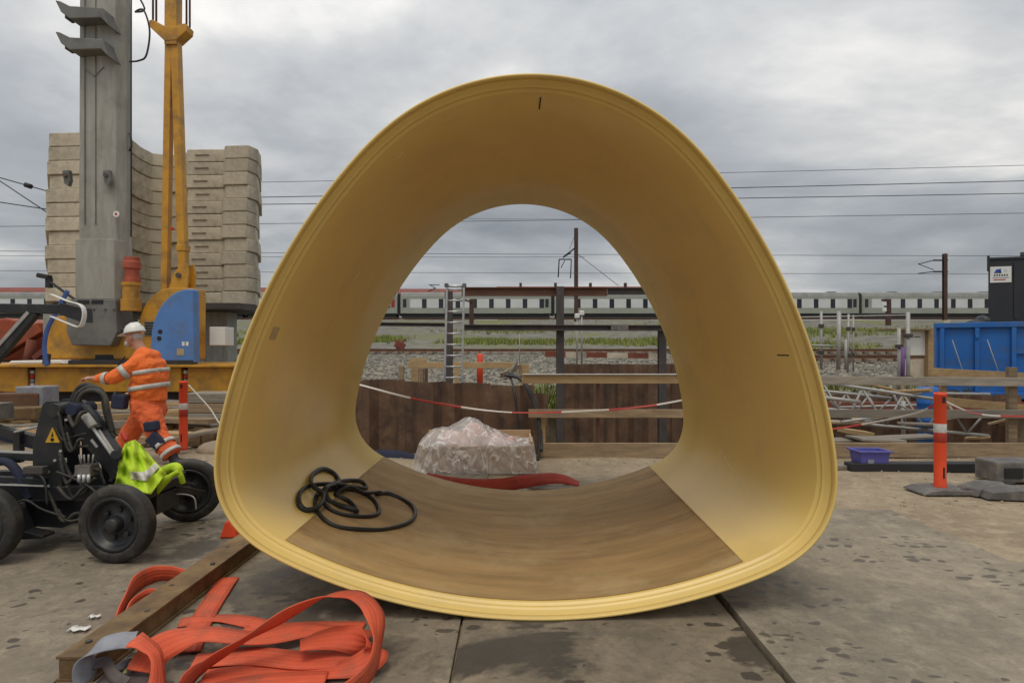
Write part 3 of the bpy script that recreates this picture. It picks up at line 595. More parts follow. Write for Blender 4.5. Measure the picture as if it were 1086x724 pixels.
# lifting arm
tp('lifting_arm', MB().prism([(PX(66, 4.35), PZ(446, 4.35)), (PX(72, 4.35), PZ(427, 4.35)), (PX(86, 4.35), PZ(430, 4.35)), (PX(132, 4.35), PZ(492, 4.35)), (PX(134, 4.35), PZ(506, 4.35)), (PX(118, 4.35), PZ(508, 4.35))], 4.36, 4.44))
tp('arm_pivot', MB().cyl((PX(80, 4.35), 4.30, PZ(434, 4.35)), (PX(80, 4.35), 4.52, PZ(434, 4.35)), .045), M_navy)
tp('cylinder_barrel', MB().cyl(P(84, 428, 4.42), P(104, 456, 4.34), .036), M_black)
tp('cylinder_band', MB().cyl(P(90, 440, 4.28), P(99, 452, 4.28), .03), M_galv)
tp('piston_rod', MB().cyl(P(104, 456, 4.34), P(121, 481, 4.32), .014), M_galv)
tp('cylinder_barrel', MB().cyl(P(98, 437, 4.46), P(118, 466, 4.44), .034), M_black)
tp('piston_rod', MB().cyl(P(96, 450, 4.3), P(120, 484, 4.3), .011), M_alu)
tp('rod_eye', MB().cyl(P(123, 482, 4.25), P(123, 482, 4.4), .035), M_black)
tp('lock_knob', MB().cyl(P(130, 459, 4.42), P(134, 467, 4.40), .016), M_redpaint)
for k, (a, m, b, dd) in enumerate((((80, 434), (93, 411), (112, 436), 4.44), ((83, 436), (95, 414), (115, 442), 4.40), ((77, 438), (90, 408), (117, 447), 4.48))):
    pts = [P(a[0], a[1] + 8, dd), P(a[0] + 1, (a[1] + m[1]) / 2 - 2, dd), P(m[0], m[1], dd), P((m[0] + b[0]) / 2 + 5, (m[1] + b[1]) / 2 - 9, dd), P(b[0], b[1], dd), P(b[0] + 4, b[1] + 16, dd)]
    tp('hydraulic_hose', MB().sweep(catmull(pts, 6), .019, 8), M_rubber, 0)
# frame going back to the left
tp('drawbar', MB().bar(P(-40, 446, 4.5), P(52, 470, 4.42), .06, .07)); tp('drawbar', MB().bar(P(-40, 450, 4.8), P(52, 474, 4.72), .06, .07), M_navy)
tp('side_rail', MB().bar(P(-60, 480, 4.36), P(50, 485, 4.36), .05, .05), M_black)
tp('top_strip', MB().bar(P(-60, 476, 4.36), P(50, 480.5, 4.36), .052, .012), M_galv)
tp('side_rail', MB().bar(P(-60, 505, 4.30), P(50, 510, 4.30), .05, .04)); tp('top_strip', MB().bar(P(-60, 512, 4.25), P(48, 515, 4.25), .03, .01), M_galv)
tp('grey_rod', MB().cyl(P(15, 458, 4.35), P(50, 450, 4.38), .009), M_galv)
tp('upright', MB().bar(P(20, 455, 4.4), P(20, 490, 4.4), .05, .05))
tp('end_box', MB().box(P(-8, 436, 4.5), (.16, .2, .12)), M_greyplastic)
tp('mudguard', MB().sweep(catmull([P(-6, 490, 4.3), P(8, 490, 4.3), P(20, 502, 4.3), P(28, 520, 4.3), P(32, 528, 4.3)], 5), .03, 8), M_navy, 0)
for q in ([(30, 505), (40, 502), (48, 512), (50, 535)], [(5, 545), (25, 530), (45, 540), (70, 548)], [(60, 500), (80, 508), (100, 520), (112, 538)], [(62, 540), (72, 552), (95, 548), (112, 552)]):
    tp('cable', MB().sweep(catmull([P(x, y, 4.22) for x, y in q], 5), .008, 6), M_rubber, 0)
for k_ in range(9):
    a0 = (rng_.uniform(50, 80), rng_.uniform(430, 520)); c0 = (a0[0] + rng_.uniform(10, 45), a0[1] + rng_.uniform(-10, 50)); dd = rng_.uniform(4.24, 4.34)
    tp('hydraulic_hose', MB().sweep(catmull([P(*a0, dd), P((a0[0] * 2 + c0[0]) / 3, max(a0[1], c0[1]) + rng_.uniform(2, 14), dd - .03), P((a0[0] + 2 * c0[0]) / 3, max(a0[1], c0[1]) + rng_.uniform(-4, 8), dd - .03), P(*c0, dd)], 6), rng_.choice([.007, .01, .013]), 7), M_rubber, 0)
for x, y in ((51, 500), (51, 515), (72, 500), (72, 515), (60, 440), (70, 445), (64, 478), (58, 488), (71, 470)):
    tp('bolt', MB().cyl(P(x, y, 4.302), P(x, y, 4.285), .011, n=6), M_galv, 0)
tp('valve_block', MB().box(P(92, 498, 4.28), (.11, .09, .08)), M_greyplastic); tp('valve_block', MB().box(P(38, 498, 4.24), (.14, .06, .05)), M_darksteel)
for k_ in range(4): tp('valve_lever', MB().cyl(P(86 + 4 * k_, 492, 4.26), P(84 + 5 * k_, 482, 4.24), .006, n=6), M_galv, 0)
for k_ in range(3): tp('hose_fitting', MB().cyl(P(84 + 5 * k_, 503, 4.22), P(84 + 5 * k_, 511, 4.22), .012, n=8), M_alu, 0)
tp('paper_label', MB().box(P(67, 488, 4.2985), (.05, .003, .035)), M_reflect, 0); tp('paper_label', MB().box(P(100, 470, 4.355), (.07, .003, .02), (0, .9, 0)), M_reflect, 0)
tp('tow_chain', MB().sweep(catmull([P(110, 520, 4.2), P(128, 532, 4.1), P(150, 528, 4.3), P(168, 512, 4.5)], 6), .01, 6), M_darksteel, 0)
tri = MB().prism([(PX(48, 4.29), PZ(469, 4.29)), (PX(63, 4.29), PZ(469, 4.29)), (PX(55.5, 4.29), PZ(453, 4.29))], 4.290, 4.2985).build('warning_triangle', M_warn, tr)
o = MB().cyl((PX(55.5, 4.29), 4.2885, PZ(466, 4.29)), (PX(55.5, 4.29), 4.2895, PZ(466, 4.29)), .014, n=10).build('warning_print', M_ink, None); o.parent = tri
o = MB().prism([(PX(54.2, 4.29), PZ(463, 4.29)), (PX(57, 4.29), PZ(463, 4.29)), (PX(55.6, 4.29), PZ(457, 4.29))], 4.2885, 4.2895).build('warning_print', M_ink, None); o.parent = tri
tp('steering_arm', MB().bar(P(120, 505, 4.45), P(170, 535, 4.75), .05, .08)); tp('knuckle', MB().box((-2.69, 4.60, .30), (.14, .3, .16)))
tp('steering_arm', MB().bar((-2.70, 4.62, .40), (-2.5, 4.9, .27), .03, .05))

# ---------------------------------------------------------------- lime jacket thrown over the trolley arm
jk = empty('hi_vis_jacket', tuple(P(150, 520, 4.5)), 'crumpled lime yellow hi-vis jacket with grey stripe draped over trolley arm', 'jacket')
def jsurf(u, v):
    """u across, v down the drape"""
    top = [(128, 482), (133, 470), (143, 466), (151, 474)]; lowr = [(122, 514), (140, 520), (160, 524), (176, 502)]
    def ev(l, u):
        k = u * (len(l) - 1); i = min(int(k), len(l) - 2); f = k - i; return l[i][0] * (1 - f) + l[i + 1][0] * f, l[i][1] * (1 - f) + l[i + 1][1] * f
    a, b = ev(top, u), ev(lowr, u); x, y = a[0] * (1 - v) + b[0] * v, a[1] * (1 - v) + b[1] * v
    d = 4.34 - .28 * v * math.sin(u * 2.6) + .24 * u + .026 * math.sin(u * 19 + v * 6) + .022 * math.sin(v * 15 - u * 8) + .012 * math.sin(31 * u - 9 * v)
    return P(x, y, d)
def jpatch(name, u0, u1, v0, v1, m, n=36, k=30, off=0):
    vs = [jsurf(u0 + (u1 - u0) * i / n, v0 + (v1 - v0) * j / k) + U((0, -off, off)) for j in range(k + 1) for i in range(n + 1)]
    return MB().add(vs, [(j * (n + 1) + i, j * (n + 1) + i + 1, (j + 1) * (n + 1) + i + 1, (j + 1) * (n + 1) + i) for j in range(k) for i in range(n)], True).build(name, m, jk, solid=.008)
jpatch('cloth', 0, 1, 0, 1, M_lime); jpatch('reflective_stripe', .38, .98, .62, .78, M_band, off=.011)
MB().sweep(catmull([P(160, 508, 4.5), P(172, 500, 4.6), P(186, 495, 4.62), P(191, 503, 4.6), P(194, 512, 4.62)], 5), [.03] * 6 + [.036] * 8 + [.022] * 7, 10).build('sleeve', M_lime, jk)
MB().sweep(catmull([P(164, 522, 4.46), P(178, 507, 4.5), P(190, 500, 4.52)], 5), [.03] * 6 + [.02] * 5, 8, sx=.6).build('sleeve', M_lime, jk)
MB().sweep(catmull([P(180, 524, 4.7), P(196, 524, 4.72), P(206, 528, 4.72), P(208, 540, 4.72)], 5), .006, 6).build('drawstring', M_galv, jk)
# ---------------------------------------------------------------- worker
WD = 7.8
wk = empty('person', (PX(160, WD), WD, 0), 'worker in orange hi-vis suit and white helmet striding behind the trolley', 'person')
def q(px, py, dy=0): return P(px, py, WD) + U((0, dy, 0))
head = q(142, 357); neck = q(150, 372, .0); sh = q(158, 382); waist = q(156, 418); hip = q(158, 432)
shN, elN, haN = q(154, 386, -.20), q(136, 400, -.27), q(112, 400, -.24)
shF, elF, haF = q(158, 386, .2), q(150, 412, .26), q(130, 418, .2)
hipN, knN, anN = q(164, 438, -.1), q(174, 460, -.15), q(193, 480, -.2)
hipF, knF, anF = q(150, 437, .1), q(132, 460, .12), q(120, 486, .12)
b = MB()
b.ball(head, (.085, .078, .118), 16, 12, (0, R(18), 0)); b.ball(head + U((-.035, 0, -.055)), (.062, .058, .065), 14, 10)
b.ball(head + U((-.098, 0, -.018)), (.02, .014, .024)); b.ball(head + U((.015, -.08, -.01)), (.024, .012, .034)); b.ball(head + U((.015, .08, -.01)), (.024, .012, .034))
b.limb(neck, head + U((.02, 0, -.04)), .068, .06); b.limb(sh + U((0, 0, -.06)), waist, .10, .11); b.limb(waist, hip, .11, .12)
for s_, e_, h_ in ((shN, elN, haN), (shF, elF, haF)):
    b.limb(sh + U((0, (s_.y - sh.y) * .4, 0)), s_.lerp(sh, .35), .07, .05); b.limb(s_.lerp(sh, .35), e_, .05, .042); b.limb(e_, h_, .042, .03)
    dr = (h_ - e_).normalized(); sd = U((0, 1, 0)); pal = h_ + dr * .05
    b.ball(pal, (.052, .036, .026), 10, 8)
    for k, (o_, l_) in enumerate(((-.03, .040), (-.011, .050), (.010, .046), (.029, .036))):
        a0 = pal + dr * .035 + sd * o_; a1 = a0 + dr * l_ + U((0, 0, -.008)); a2 = a1 + dr * .012 + U((0, 0, -.032))
        b.limb(a0, a1, .0105, .0095, 8); b.limb(a1, a2, .0095, .008, 8)
    t0 = pal + sd * -.03 - dr * .01; b.limb(t0, t0 + dr * .03 + sd * -.022 + U((0, 0, -.014)), .012, .0095, 8)
for h_, k_, a_ in ((hipN, knN, anN), (hipF, knF, anF)): b.limb(hip, h_, .12, .09); b.limb(h_, k_, .085, .06); b.limb(k_, a_, .055, .04)
b.build('body', M_skin, wk, remesh=.008)
# jacket
j = MB()
j.limb(q(156, 380, -.08), q(156, 380, .08), .125, .125, 16); j.limb(q(160, 388, -.11), q(160, 388, .11), .125, .125, 16)
j.limb(q(160, 400, -.10), q(160, 400, .10), .165, .165, 16); j.limb(q(158, 414, -.09), q(158, 414, .09), .175, .175, 16)
j.sweep([q(159, 390), q(159, 400), q(157, 412), q(157, 424)], [.17, .20, .215, .228], 18)
j.sweep([q(149, 370), q(152, 376), q(156, 384)], [.075, .105, .14], 14)
j.limb(q(157, 382, -.13), elN + U((0, 0, .01)), .10, .084); j.sweep([elN, elN + (haN - elN) * .55, elN + (haN - elN) * .86], [.072, .062, .054], 12)
j.ball(elN, .074); j.limb(q(158, 382, .13), elF, .088, .072); j.sweep([elF, elF + (haF - elF) * .85], [.07, .055], 12)
jo = j.build('hi_vis_jacket', M_hivis, wk, remesh=.012, wrinkle=.035)
def band(p0, p1, r, n=20, name='reflective_band', m=None, sy=1.):
    o = MB().sweep([p0, p1], r, n, cap=False).build(name, m or M_band, wk, solid=.004)
    if sy != 1: pass
    return o
# bands round the trunk follow its elliptical section
def tband(c, h, rx, ry, tilt=0, name='reflective_band', m=None):
    vs = []; n = 32
    for zz in (-h / 2, h / 2):
        for i in range(n):
            a = 2 * math.pi * i / n; x, y = rx * math.cos(a), ry * math.sin(a); vs.append(c + U((x, y, zz + x * tilt)))
    return MB().add(vs, [(i, (i + 1) % n, n + (i + 1) % n, n + i) for i in range(n)], True).build(name, m or M_band, wk, solid=.004)
tband(q(158.5, 410), .058, .222, .266, .16); tband(q(160, 394), .052, .194, .27, .16)
band(elN + (haN - elN) * .28, elN + (haN - elN) * .46, .077); band(shN + (elN - shN) * .45 + U((0, .02, .005)), shN + (elN - shN) * .68 + U((0, .015, .005)), .098)
MB().sweep(catmull([q(133, 396, -.1), q(131, 386, -.1), q(138, 378, -.1)], 5), .01, 6).build('lanyard', M_navy, wk)
# trousers
t = MB()
t.limb(q(157, 426, -.06), q(157, 426, .06), .18, .18, 16); t.limb(q(158, 434, -.08), q(158, 434, .08), .175, .175, 16)
t.limb(hipN, knN, .15, .125); t.sweep([knN, knN + (anN - knN) * .5, anN + (anN - knN) * -.02], [.125, .12, .112], 14); t.ball(knN, .125)
t.limb(hipF, knF, .145, .115); t.sweep([knF, anF], [.12, .10], 14); t.ball(knF, .12)
t.build('trousers', M_hivis2, wk, remesh=.012, wrinkle=.04)
ax = (anN - knN).normalized()
for f_ in (.46, .86): band(knN + (anN - knN) * (f_ - .07), knN + (anN - knN) * (f_ + .07), .133 if f_ < .6 else .127)
def patch(c, size, rot, name, m):
    o = MB().box((0, 0, 0), size).build(name, m, wk, loc=Vector(c) - wk.location, bevel=.02); o.rotation_euler = rot; return o
patch(q(173, 449, -.245), (.17, .10, .12), (0, R(-8), 0), 'thigh_pocket', M_navy)
patch(q(178, 464, -.235), (.20, .13, .17), (0, R(42), 0), 'knee_patch', M_navy)
# shoes
for a_, dx_ in ((anN, 1), (anF, -1)):
    s = MB(); s.ball(a_ + U((0, 0, -.02)), (.06, .055, .07)); s.limb(a_ + U((0, 0, -.065)), a_ + U((.16 * dx_, -.03, -.075)), .05, .042); s.ball(a_ + U((.2 * dx_, -.04, -.075)), (.075, .05, .042))
    s.build('shoe', M_shoe, wk, remesh=.012)
# tool pouch, helmet, beard, eye, collar
MB().box(q(140, 424, -.24), (.17, .11, .18), (0, R(6), 0)).build('tool_pouch', M_navy, wk, bevel=.02)
MB().box(q(140, 418, -.2), (.2, .06, .05), (0, R(6), 0)).build('belt', M_ink, wk, bevel=.01)
MB().box(q(135, 418, -.24), (.03, .05, .12), (0, R(14), 0)).build('tool_handle', M_greyplastic, wk, bevel=.008)
hm = MB(); hc = head + U((.012, 0, .055)); n = 24
prof_h = [(.001, .125), (.05, .118), (.088, .092), (.112, .052), (.122, .012), (.124, 0), (.119, 0)]
hm.lathe(prof_h, (0, 0, 0), 'z', n)
hm.add([(x_, y_, z_) for x_, y_, z_ in [(-.10, -.09, .006), (-.19, -.06, -.014), (-.20, 0, -.016), (-.19, .06, -.014), (-.10, .09, .006), (-.10, 0, .02)]], [(0, 1, 5), (1, 2, 5), (2, 3, 5), (3, 4, 5)])
hm.sweep([(-.09, 0, .085), (-.03, 0, .122), (.05, 0, .118), (.1, 0, .075)], .012, 6)
ho = hm.build('helmet', M_white, wk, loc=hc - wk.location, solid=.004); ho.rotation_euler = (0, R(-10), 0)
MB().box(hc + U((-.135, -.02, .022)), (.05, .06, .05), (0, R(-12), 0)).build('head_lamp', M_ink, wk, bevel=.01)
MB().ball(head + U((-.072, -.0, -.088)), (.045, .056, .05), 12, 8).build('beard', M_beard, wk); MB().ball(head + U((-.098, 0, -.047)), (.016, .034, .010)).build('moustache', M_beard, wk)
for s_ in (-1, 1):
    MB().ball(head + U((-.078, s_ * .03, .012)), (.012, .013, .010)).build('eye', M_white, wk); MB().ball(head + U((-.088, s_ * .03, .012)), (.005, .007, .007)).build('eye', M_ink, wk)
    MB().limb(head + U((-.09, s_ * .015, .03)), head + U((-.083, s_ * .045, .028)), .006, .005, 6).build('eyebrow', M_beard, wk)
MB().limb(head + U((-.096, -.016, -.06)), head + U((-.096, .016, -.06)), .006, .006, 6).build('mouth', M_brick, wk)
MB().ball(head + U((.035, 0, 0)), (.066, .079, .07), 12, 8).build('hair', M_beard, wk)

# ---------------------------------------------------------------- bollards
def bollard(px, py, h, label, base=True, r=.055):
    d = H * F / (py - CY); c = P(px, py, d); c.z = 0
    o = empty('bollard', tuple(c), label, 'bollard', 'orange plastic bollards')
    z0 = .03
    MB().lathe([(r * 1.12, z0), (r * 1.12, .06), (r, .08), (r, h - .03), (r * 1.04, h - .028), (r * 1.04, h), (r * .85, h), (r * .85, h - .12)], c, 'z', 24).build('post', M_orange, o)
    MB().lathe([(r * 1.02, h * .60), (r * 1.035, h * .602), (r * 1.035, h * .685), (r * 1.02, h * .687)], c, 'z', 24).build('reflective_band', M_reflect, o)
    MB().lathe([(r * 1.015, h * .50), (r * 1.03, h * .502), (r * 1.03, h * .598), (r * 1.015, h * .6)], c, 'z', 24).build('dark_band', M_bollarddark, o)
    MB().box(c + U((0, -r * .98, h * .93)), (.03, .012, .06)).build('slot', M_ink, o, bevel=.004)
    MB().box(c + U((0, -r * 1.0, .2)), (.016, .012, .11)).build('slot', M_ink, o, bevel=.004)
    if base:
        mb = MB(); mb.prism([(-.27, 0), (.34, 0), (.32, .018), (.2, .045), (.12, .05), (-.1, .05), (-.18, .04), (-.26, .015)], -.17, .17); mb.v = [(x + c.x, y + c.y, z) for x, y, z in mb.v]
        mb.build('rubber_foot', M_greyplastic, o, bevel=.006)
        MB().box(c + U((.2, -.12, .028)), (.16, .06, .05)).build('foot_grip', M_ink, o, bevel=.01)
    return o
bollard(997, 521, 1.0, 'orange bollard with silver band on grey rubber foot in front of the timber railing')
bollard(194.5, 479, .99, 'orange bollard with silver band right behind the worker', False)
sb = empty('bollard', tuple(P(509, 405, 14.4)), 'small orange marker post seen through the pipe behind the sheet piles', 'bollard', 'orange plastic bollards')
c = P(509, 405, 14.6); MB().lathe([(.075, c.z - .2), (.075, c.z + .66), (.05, c.z + .69)], (c.x, c.y, 0), 'z', 16).build('post', M_orange, sb); MB().lathe([(.077, c.z + .33), (.079, c.z + .335), (.079, c.z + .43), (.077, c.z + .435)], (c.x, c.y, 0), 'z', 16).build('reflective_band', M_reflect, sb)

# ---------------------------------------------------------------- sheet piles
def sheet_wall(name, xa, xb, ya, yb, zb, zt_fn, label, pitch=.6, depth=.16):
    o = empty(name, (xa, ya, 0), label, 'sheet piling')
    L = math.hypot(xb - xa, yb - ya); n = max(1, round(L / pitch)); dx_, dy_ = (xb - xa) / L, (yb - ya) / L; nx, ny = dy_, -dx_
    for i in range(n):
        s0 = i * pitch; dirn = 1 if i % 2 else -1; zt = zt_fn(i / n) + random.uniform(-.008, .008)
        prof_ = [(0, 0), (.09, 0), (.19, dirn * depth), (.41, dirn * depth), (.51, 0), (.598, 0)]
        vs = []
        for z in (zb, zt):
            for off in (0, .014):
                for a_, b_ in prof_: vs.append((xa + dx_ * (s0 + a_) + nx * (b_ + off), ya + dy_ * (s0 + a_) + ny * (b_ + off), z))
        fs = []
        for k_ in range(5): fs += [(k_, k_ + 1, 13 + k_, 12 + k_), (6 + k_, 18 + k_, 19 + k_, 7 + k_), (12 + k_, 13 + k_, 19 + k_, 18 + k_), (k_, 6 + k_, 7 + k_, k_ + 1)]
        fs += [(0, 12, 18, 6), (5, 11, 23, 17)]
        MB().add(vs, fs).build('sheet_pile', M_sheet, o)
    return o
near = sheet_wall('sheet_pile_wall', -3.3, .12, 8.5, 8.5, -1.5, lambda f: .965 + .03 * math.sin(f * 5), 'rusty brown sheet pile wall on the near left edge of the pit')
farw = sheet_wall('sheet_pile_wall', .98, 4.6, 13.3, 13.3, -2.2, lambda f: 1.10, 'taller rusty sheet pile wall across the far side of the pit')
sheet_wall('sheet_pile_wall', 4.62, 11, 13.3, 13.3, -2.2, lambda f: .42, 'low rusty sheet pile wall behind the scaffold tubes on the right')
sheet_wall('sheet_pile_wall', -3.4, .94, 13.3, 13.3, -2.2, lambda f: .45, 'low sheet pile wall behind the ladder, mostly hidden')
MB().bar((4.62, 13.0, .16), (11, 13.0, .16), .2, .26).build('waler_beam', M_brick, bpy.data.objects['sheet_pile_wall.002'])

# ---------------------------------------------------------------- timber guard rail along the pit
gr = empty('guard_rail', (.3, 8.1, 0), 'timber guard rail with kick board along the near edge of the pit', 'railing')
def plank(name, p0, p1, w, h, m, parent): return MB().bar(p0, p1, w, h).build(name, m, parent, bevel=.004)
plank('top_rail', (.13, 8.08, 1.035), (2.45, 8.08, 1.035), .045, .115, M_timber2, gr); plank('top_rail', (2.46, 8.08, 1.03), (8.3, 8.08, .985), .045, .115, M_timber3, gr)
plank('middle_rail', (.22, 8.08, .575), (2.4, 8.08, .575), .045, .11, M_timber, gr); plank('middle_rail', (2.42, 8.08, .58), (8.3, 8.08, .565), .045, .11, M_timber3, gr)
plank('kick_board', (.36, 8.08, .085), (3.4, 8.08, .085), .05, .19, M_timber, gr); plank('kick_board', (3.41, 8.08, .09), (8.3, 8.08, .085), .05, .19, M_timber, gr)
for px, h_, m_, w_ in ((634, 1.09, M_roststeel, .045), (1073, 1.19, M_timber, .12), (1000, .98, M_timber2, .07), (576, .62, M_timber2, .06)):
    MB().bar((PX(px, 8.16), 8.165, -.03), (PX(px, 8.16), 8.165, h_), w_, .06).build('post', m_, gr, bevel=.004)
plank('inner_rail', (5.75, 8.3, 1.12), (8.2, 8.9, .99), .05, .12, M_timber2, gr); plank('inner_rail', (5.9, 8.4, .72), (8.2, 8.9, .5), .05, .12, M_timber2, gr)
plank('white_edge', (.14, 8.05, 1.101), (2.44, 8.05, 1.101), .05, .012, M_reflect, gr)
# barrier tape
tp_ = [P(360, 402, 7.6), P(386, 409, 7.6), P(450, 425, 7.6), P(540, 437, 7.6), P(634, 435, 7.95), P(690, 430, 8.0), P(740, 421, 8.0)]
tape = tag(ribbon(MB(), tp_, [U((0, .3, 1)), U((0, .6, .8)), U((0, -.3, 1)), U((0, .8, .5)), U((0, .2, 1)), U((0, .5, .9)), U((0, 0, 1))], .025, .002).build('barrier_tape', M_tape), 'red and white barrier tape sagging across behind the pipe', 'tape')
tag(ribbon(MB(), [P(997, 424, 6.15), P(975, 437, 6.7), P(925, 448, 7.6), P(880, 455, 7.98), P(850, 456, 8.0)], [U((0, .3, 1)), U((0, .8, .5)), U((0, .3, 1)), U((0, .6, .8)), U((0, 0, 1))], .025, .002).build('barrier_tape', M_tape), 'red and white barrier tape running left from the orange bollard', 'tape')
tag(ribbon(MB(), [P(1000, 424, 6.15), P(1030, 437, 7.0), P(1060, 441, 7.9), P(1110, 441, 7.9)], [U((0, .3, 1)), U((0, .8, .5)), U((0, .3, 1)), U((0, .6, .8))], .025, .002).build('barrier_tape', M_tape), 'red and white barrier tape running right from the orange bollard', 'tape')
tag(ribbon(MB(), [P(200, 408, 8.2), P(222, 432, 8.2), P(236, 452, 8.1), P(262, 470, 8.)], [U((.3, .9, .3))] * 4, .02, .002).build('barrier_tape', M_tape), 'red and white tape running down from the bollard behind the worker', 'tape')
# ---------------------------------------------------------------- things seen through the pipe
# crate under plastic film
cd = 7.0
cr_ = empty('packing_crate', tuple(gp_(500, 502, 0)), 'open crate of goods wrapped in clear plastic film behind the pipe', 'crate')
xa, xb = PX(445, cd), PX(565, cd)
for nm, a_, b_ in (('side_board', (xa, cd, .03), (xb, cd + .025, .31)), ('side_board', (xa, cd + .75, .03), (xb, cd + .775, .40)), ('end_board', (xa, cd + .027, .03), (xa + .025, cd + .748, .33)), ('end_board', (xb - .025, cd + .027, .03), (xb, cd + .748, .36))):
    MB().span(a_, b_).build(nm, M_carton, cr_, bevel=.003)
for x in (xa + .06, (xa + xb) / 2, xb - .16): MB().span((x, cd - .0, 0), (x + .1, cd + .77, .028)).build('runner', M_timber, cr_)
for (x, y, z, rx, ry, rz_) in ((476, .30, .30, .17, .2, .13), (500, .40, .34, .2, .22, .17), (522, .40, .27, .18, .2, .12), (490, .22, .27, .2, .12, .09), (538, .45, .26, .1, .2, .09)):
    mb = MB().ball((PX(x, cd), cd + y, z), (rx, ry, rz_), 14, 10); mb.v = [(a + .025 * math.sin(30 * b_ + 24 * c_), b_ + .02 * math.sin(26 * a), c_ + .028 * math.sin(21 * a + 16 * b_)) for a, b_, c_ in mb.v]; mb.build('packed_bag', M_pinkbag, cr_)
def film(u, v):
    # u across the crate, v from the floor in front (0) over the top edge (.4) to the back (1); the outer strips hang down the ends
    fz = 1. if .07 < u < .95 else (u / .07 if u <= .07 else (1 - u) / .05)
    uu = min(1, max(0, (u - .07) / .88)); x = (xa - .015) + (xb - xa + .03) * uu
    if u < .07: x -= .10 * (1 - fz)
    if u > .95: x += .05 * (1 - fz)
    hump = .25 * math.exp(-((uu - .42) / .25) ** 2) + .07 * math.exp(-((uu - .1) / .1) ** 2) - .05 * math.exp(-((uu - .88) / .1) ** 2)
    wr = .010 * math.sin(u * 23 + 3 * math.sin(v * 7)) + .007 * math.sin(v * 13 + 11 * u) + .006 * abs(math.sin(41 * u - 17 * v)) + .005 * math.sin(67 * u + 23 * v)
    if v < .4: f = v / .4; y = cd - .018 - .03 * (1 - f) - abs(wr) * .8; z = f * .325
    else: f = (v - .4) / .6; y = cd - .018 + .83 * f; z = .325 + hump * math.sin(min(1, f * 1.9) * math.pi / 2) * (1 if f < .7 else 1 - (f - .7) * 1.6) + wr * .9
    return U((x + wr * .3, y, max(.004, z * fz)))
n, k = 110, 70
vs = [film(i / n, j / k) for j in range(k + 1) for i in range(n + 1)]
MB().add(vs, [(j * (n + 1) + i, j * (n + 1) + i + 1, (j + 1) * (n + 1) + i + 1, (j + 1) * (n + 1) + i) for j in range(k) for i in range(n)], True).build('plastic_film', M_film, cr_)
rs = empty('red_strap', tuple(gp_(540, 512, 0)), 'flat red strap lying on the sand in front of the wrapped crate', 'strap')
ribbon(MB(), [gp_(452, 508, .05), gp_(490, 514, .07), gp_(530, 514, .075), gp_(565, 509, .09), gp_(592, 507, .08), gp_(614, 513, .02)], [U((.0, .35, 1)), U((0, .4, 1)), U((0, .5, 1)), U((0, .7, .9)), U((.2, .9, .6)), U((.4, 1, .1))], .135, .006, 8, .008).build('strap', M_redmat, rs)
ribbon(MB(), [gp_(560, 515, .015), gp_(585, 517, .012), gp_(606, 516, .01)], [U((0, 1, .1))] * 3, .14, .008).build('strap_end', M_timber3, rs)
tarp = MB(); 
tag(ribbon(MB(), [P(385, 484, 8.1), P(412, 483, 8.1), P(436, 487, 8.0), P(448, 492, 7.9)], [U((0, .5, 1))] * 4, .16, .01).build('dark_tarpaulin', M_navy), 'dark blue tarpaulin bundled at the foot of the sheet piles', 'tarpaulin')
# hoses over the wall
for i, (pts, l) in enumerate((([(541, 400, 8.9), (545, 412, 8.3), (549, 440, 8.2), (553, 470, 8.15), (556, 487, 8.0)], 'thin dark hose hanging straight down at the end of the sheet piles'), ([(536, 398, 9), (552, 402, 8.4), (563, 420, 8.2), (571, 445, 8.1), (572, 470, 8.0), (570, 488, 7.9)], 'thick dark hose curving down over the end of the sheet piles'), ([(540, 396, 9), (556, 405, 8.35), (567, 428, 8.22), (573, 455, 8.15), (574, 478, 7.95)], 'dark hose behind the thick one at the end of the sheet piles'))):
    tag(MB().sweep(catmull([P(*p) for p in pts], 8), .018 + .006 * (i > 0), 8).build('hose', M_cable), l, 'hose')
# ladder
la = empty('ladder', tuple(P(482, 405, 9.5)), 'aluminium ladder standing up out of the pit', 'ladder')
def lp(px, py): return P(px, py, 9.4 + (py - 300) * .0022)
MB().bar(lp(474, 303), lp(469.5, 408) + U((0, 0, -1.2)), .03, .06).build('stile', M_alu, la); MB().bar(lp(492, 303), lp(488.5, 408) + U((0, 0, -1.2)), .03, .06).build('stile', M_alu, la)
for i in range(10):
    f = i / 9 * 1.02; y = 307 + 103 * f; MB().cyl(lp(473.8 - 4.3 * f, y), lp(491.8 - 3.4 * f, y), .014, n=8).build('rung', M_alu, la)
MB().cyl(lp(473, 303.5), lp(493, 303.5), .02).build('top_bar', M_alu, la)
for x in (473.5, 492.5): MB().box(lp(x, 302.5), (.06, .07, .06)).build('end_cap', M_greyplastic, la, bevel=.01)
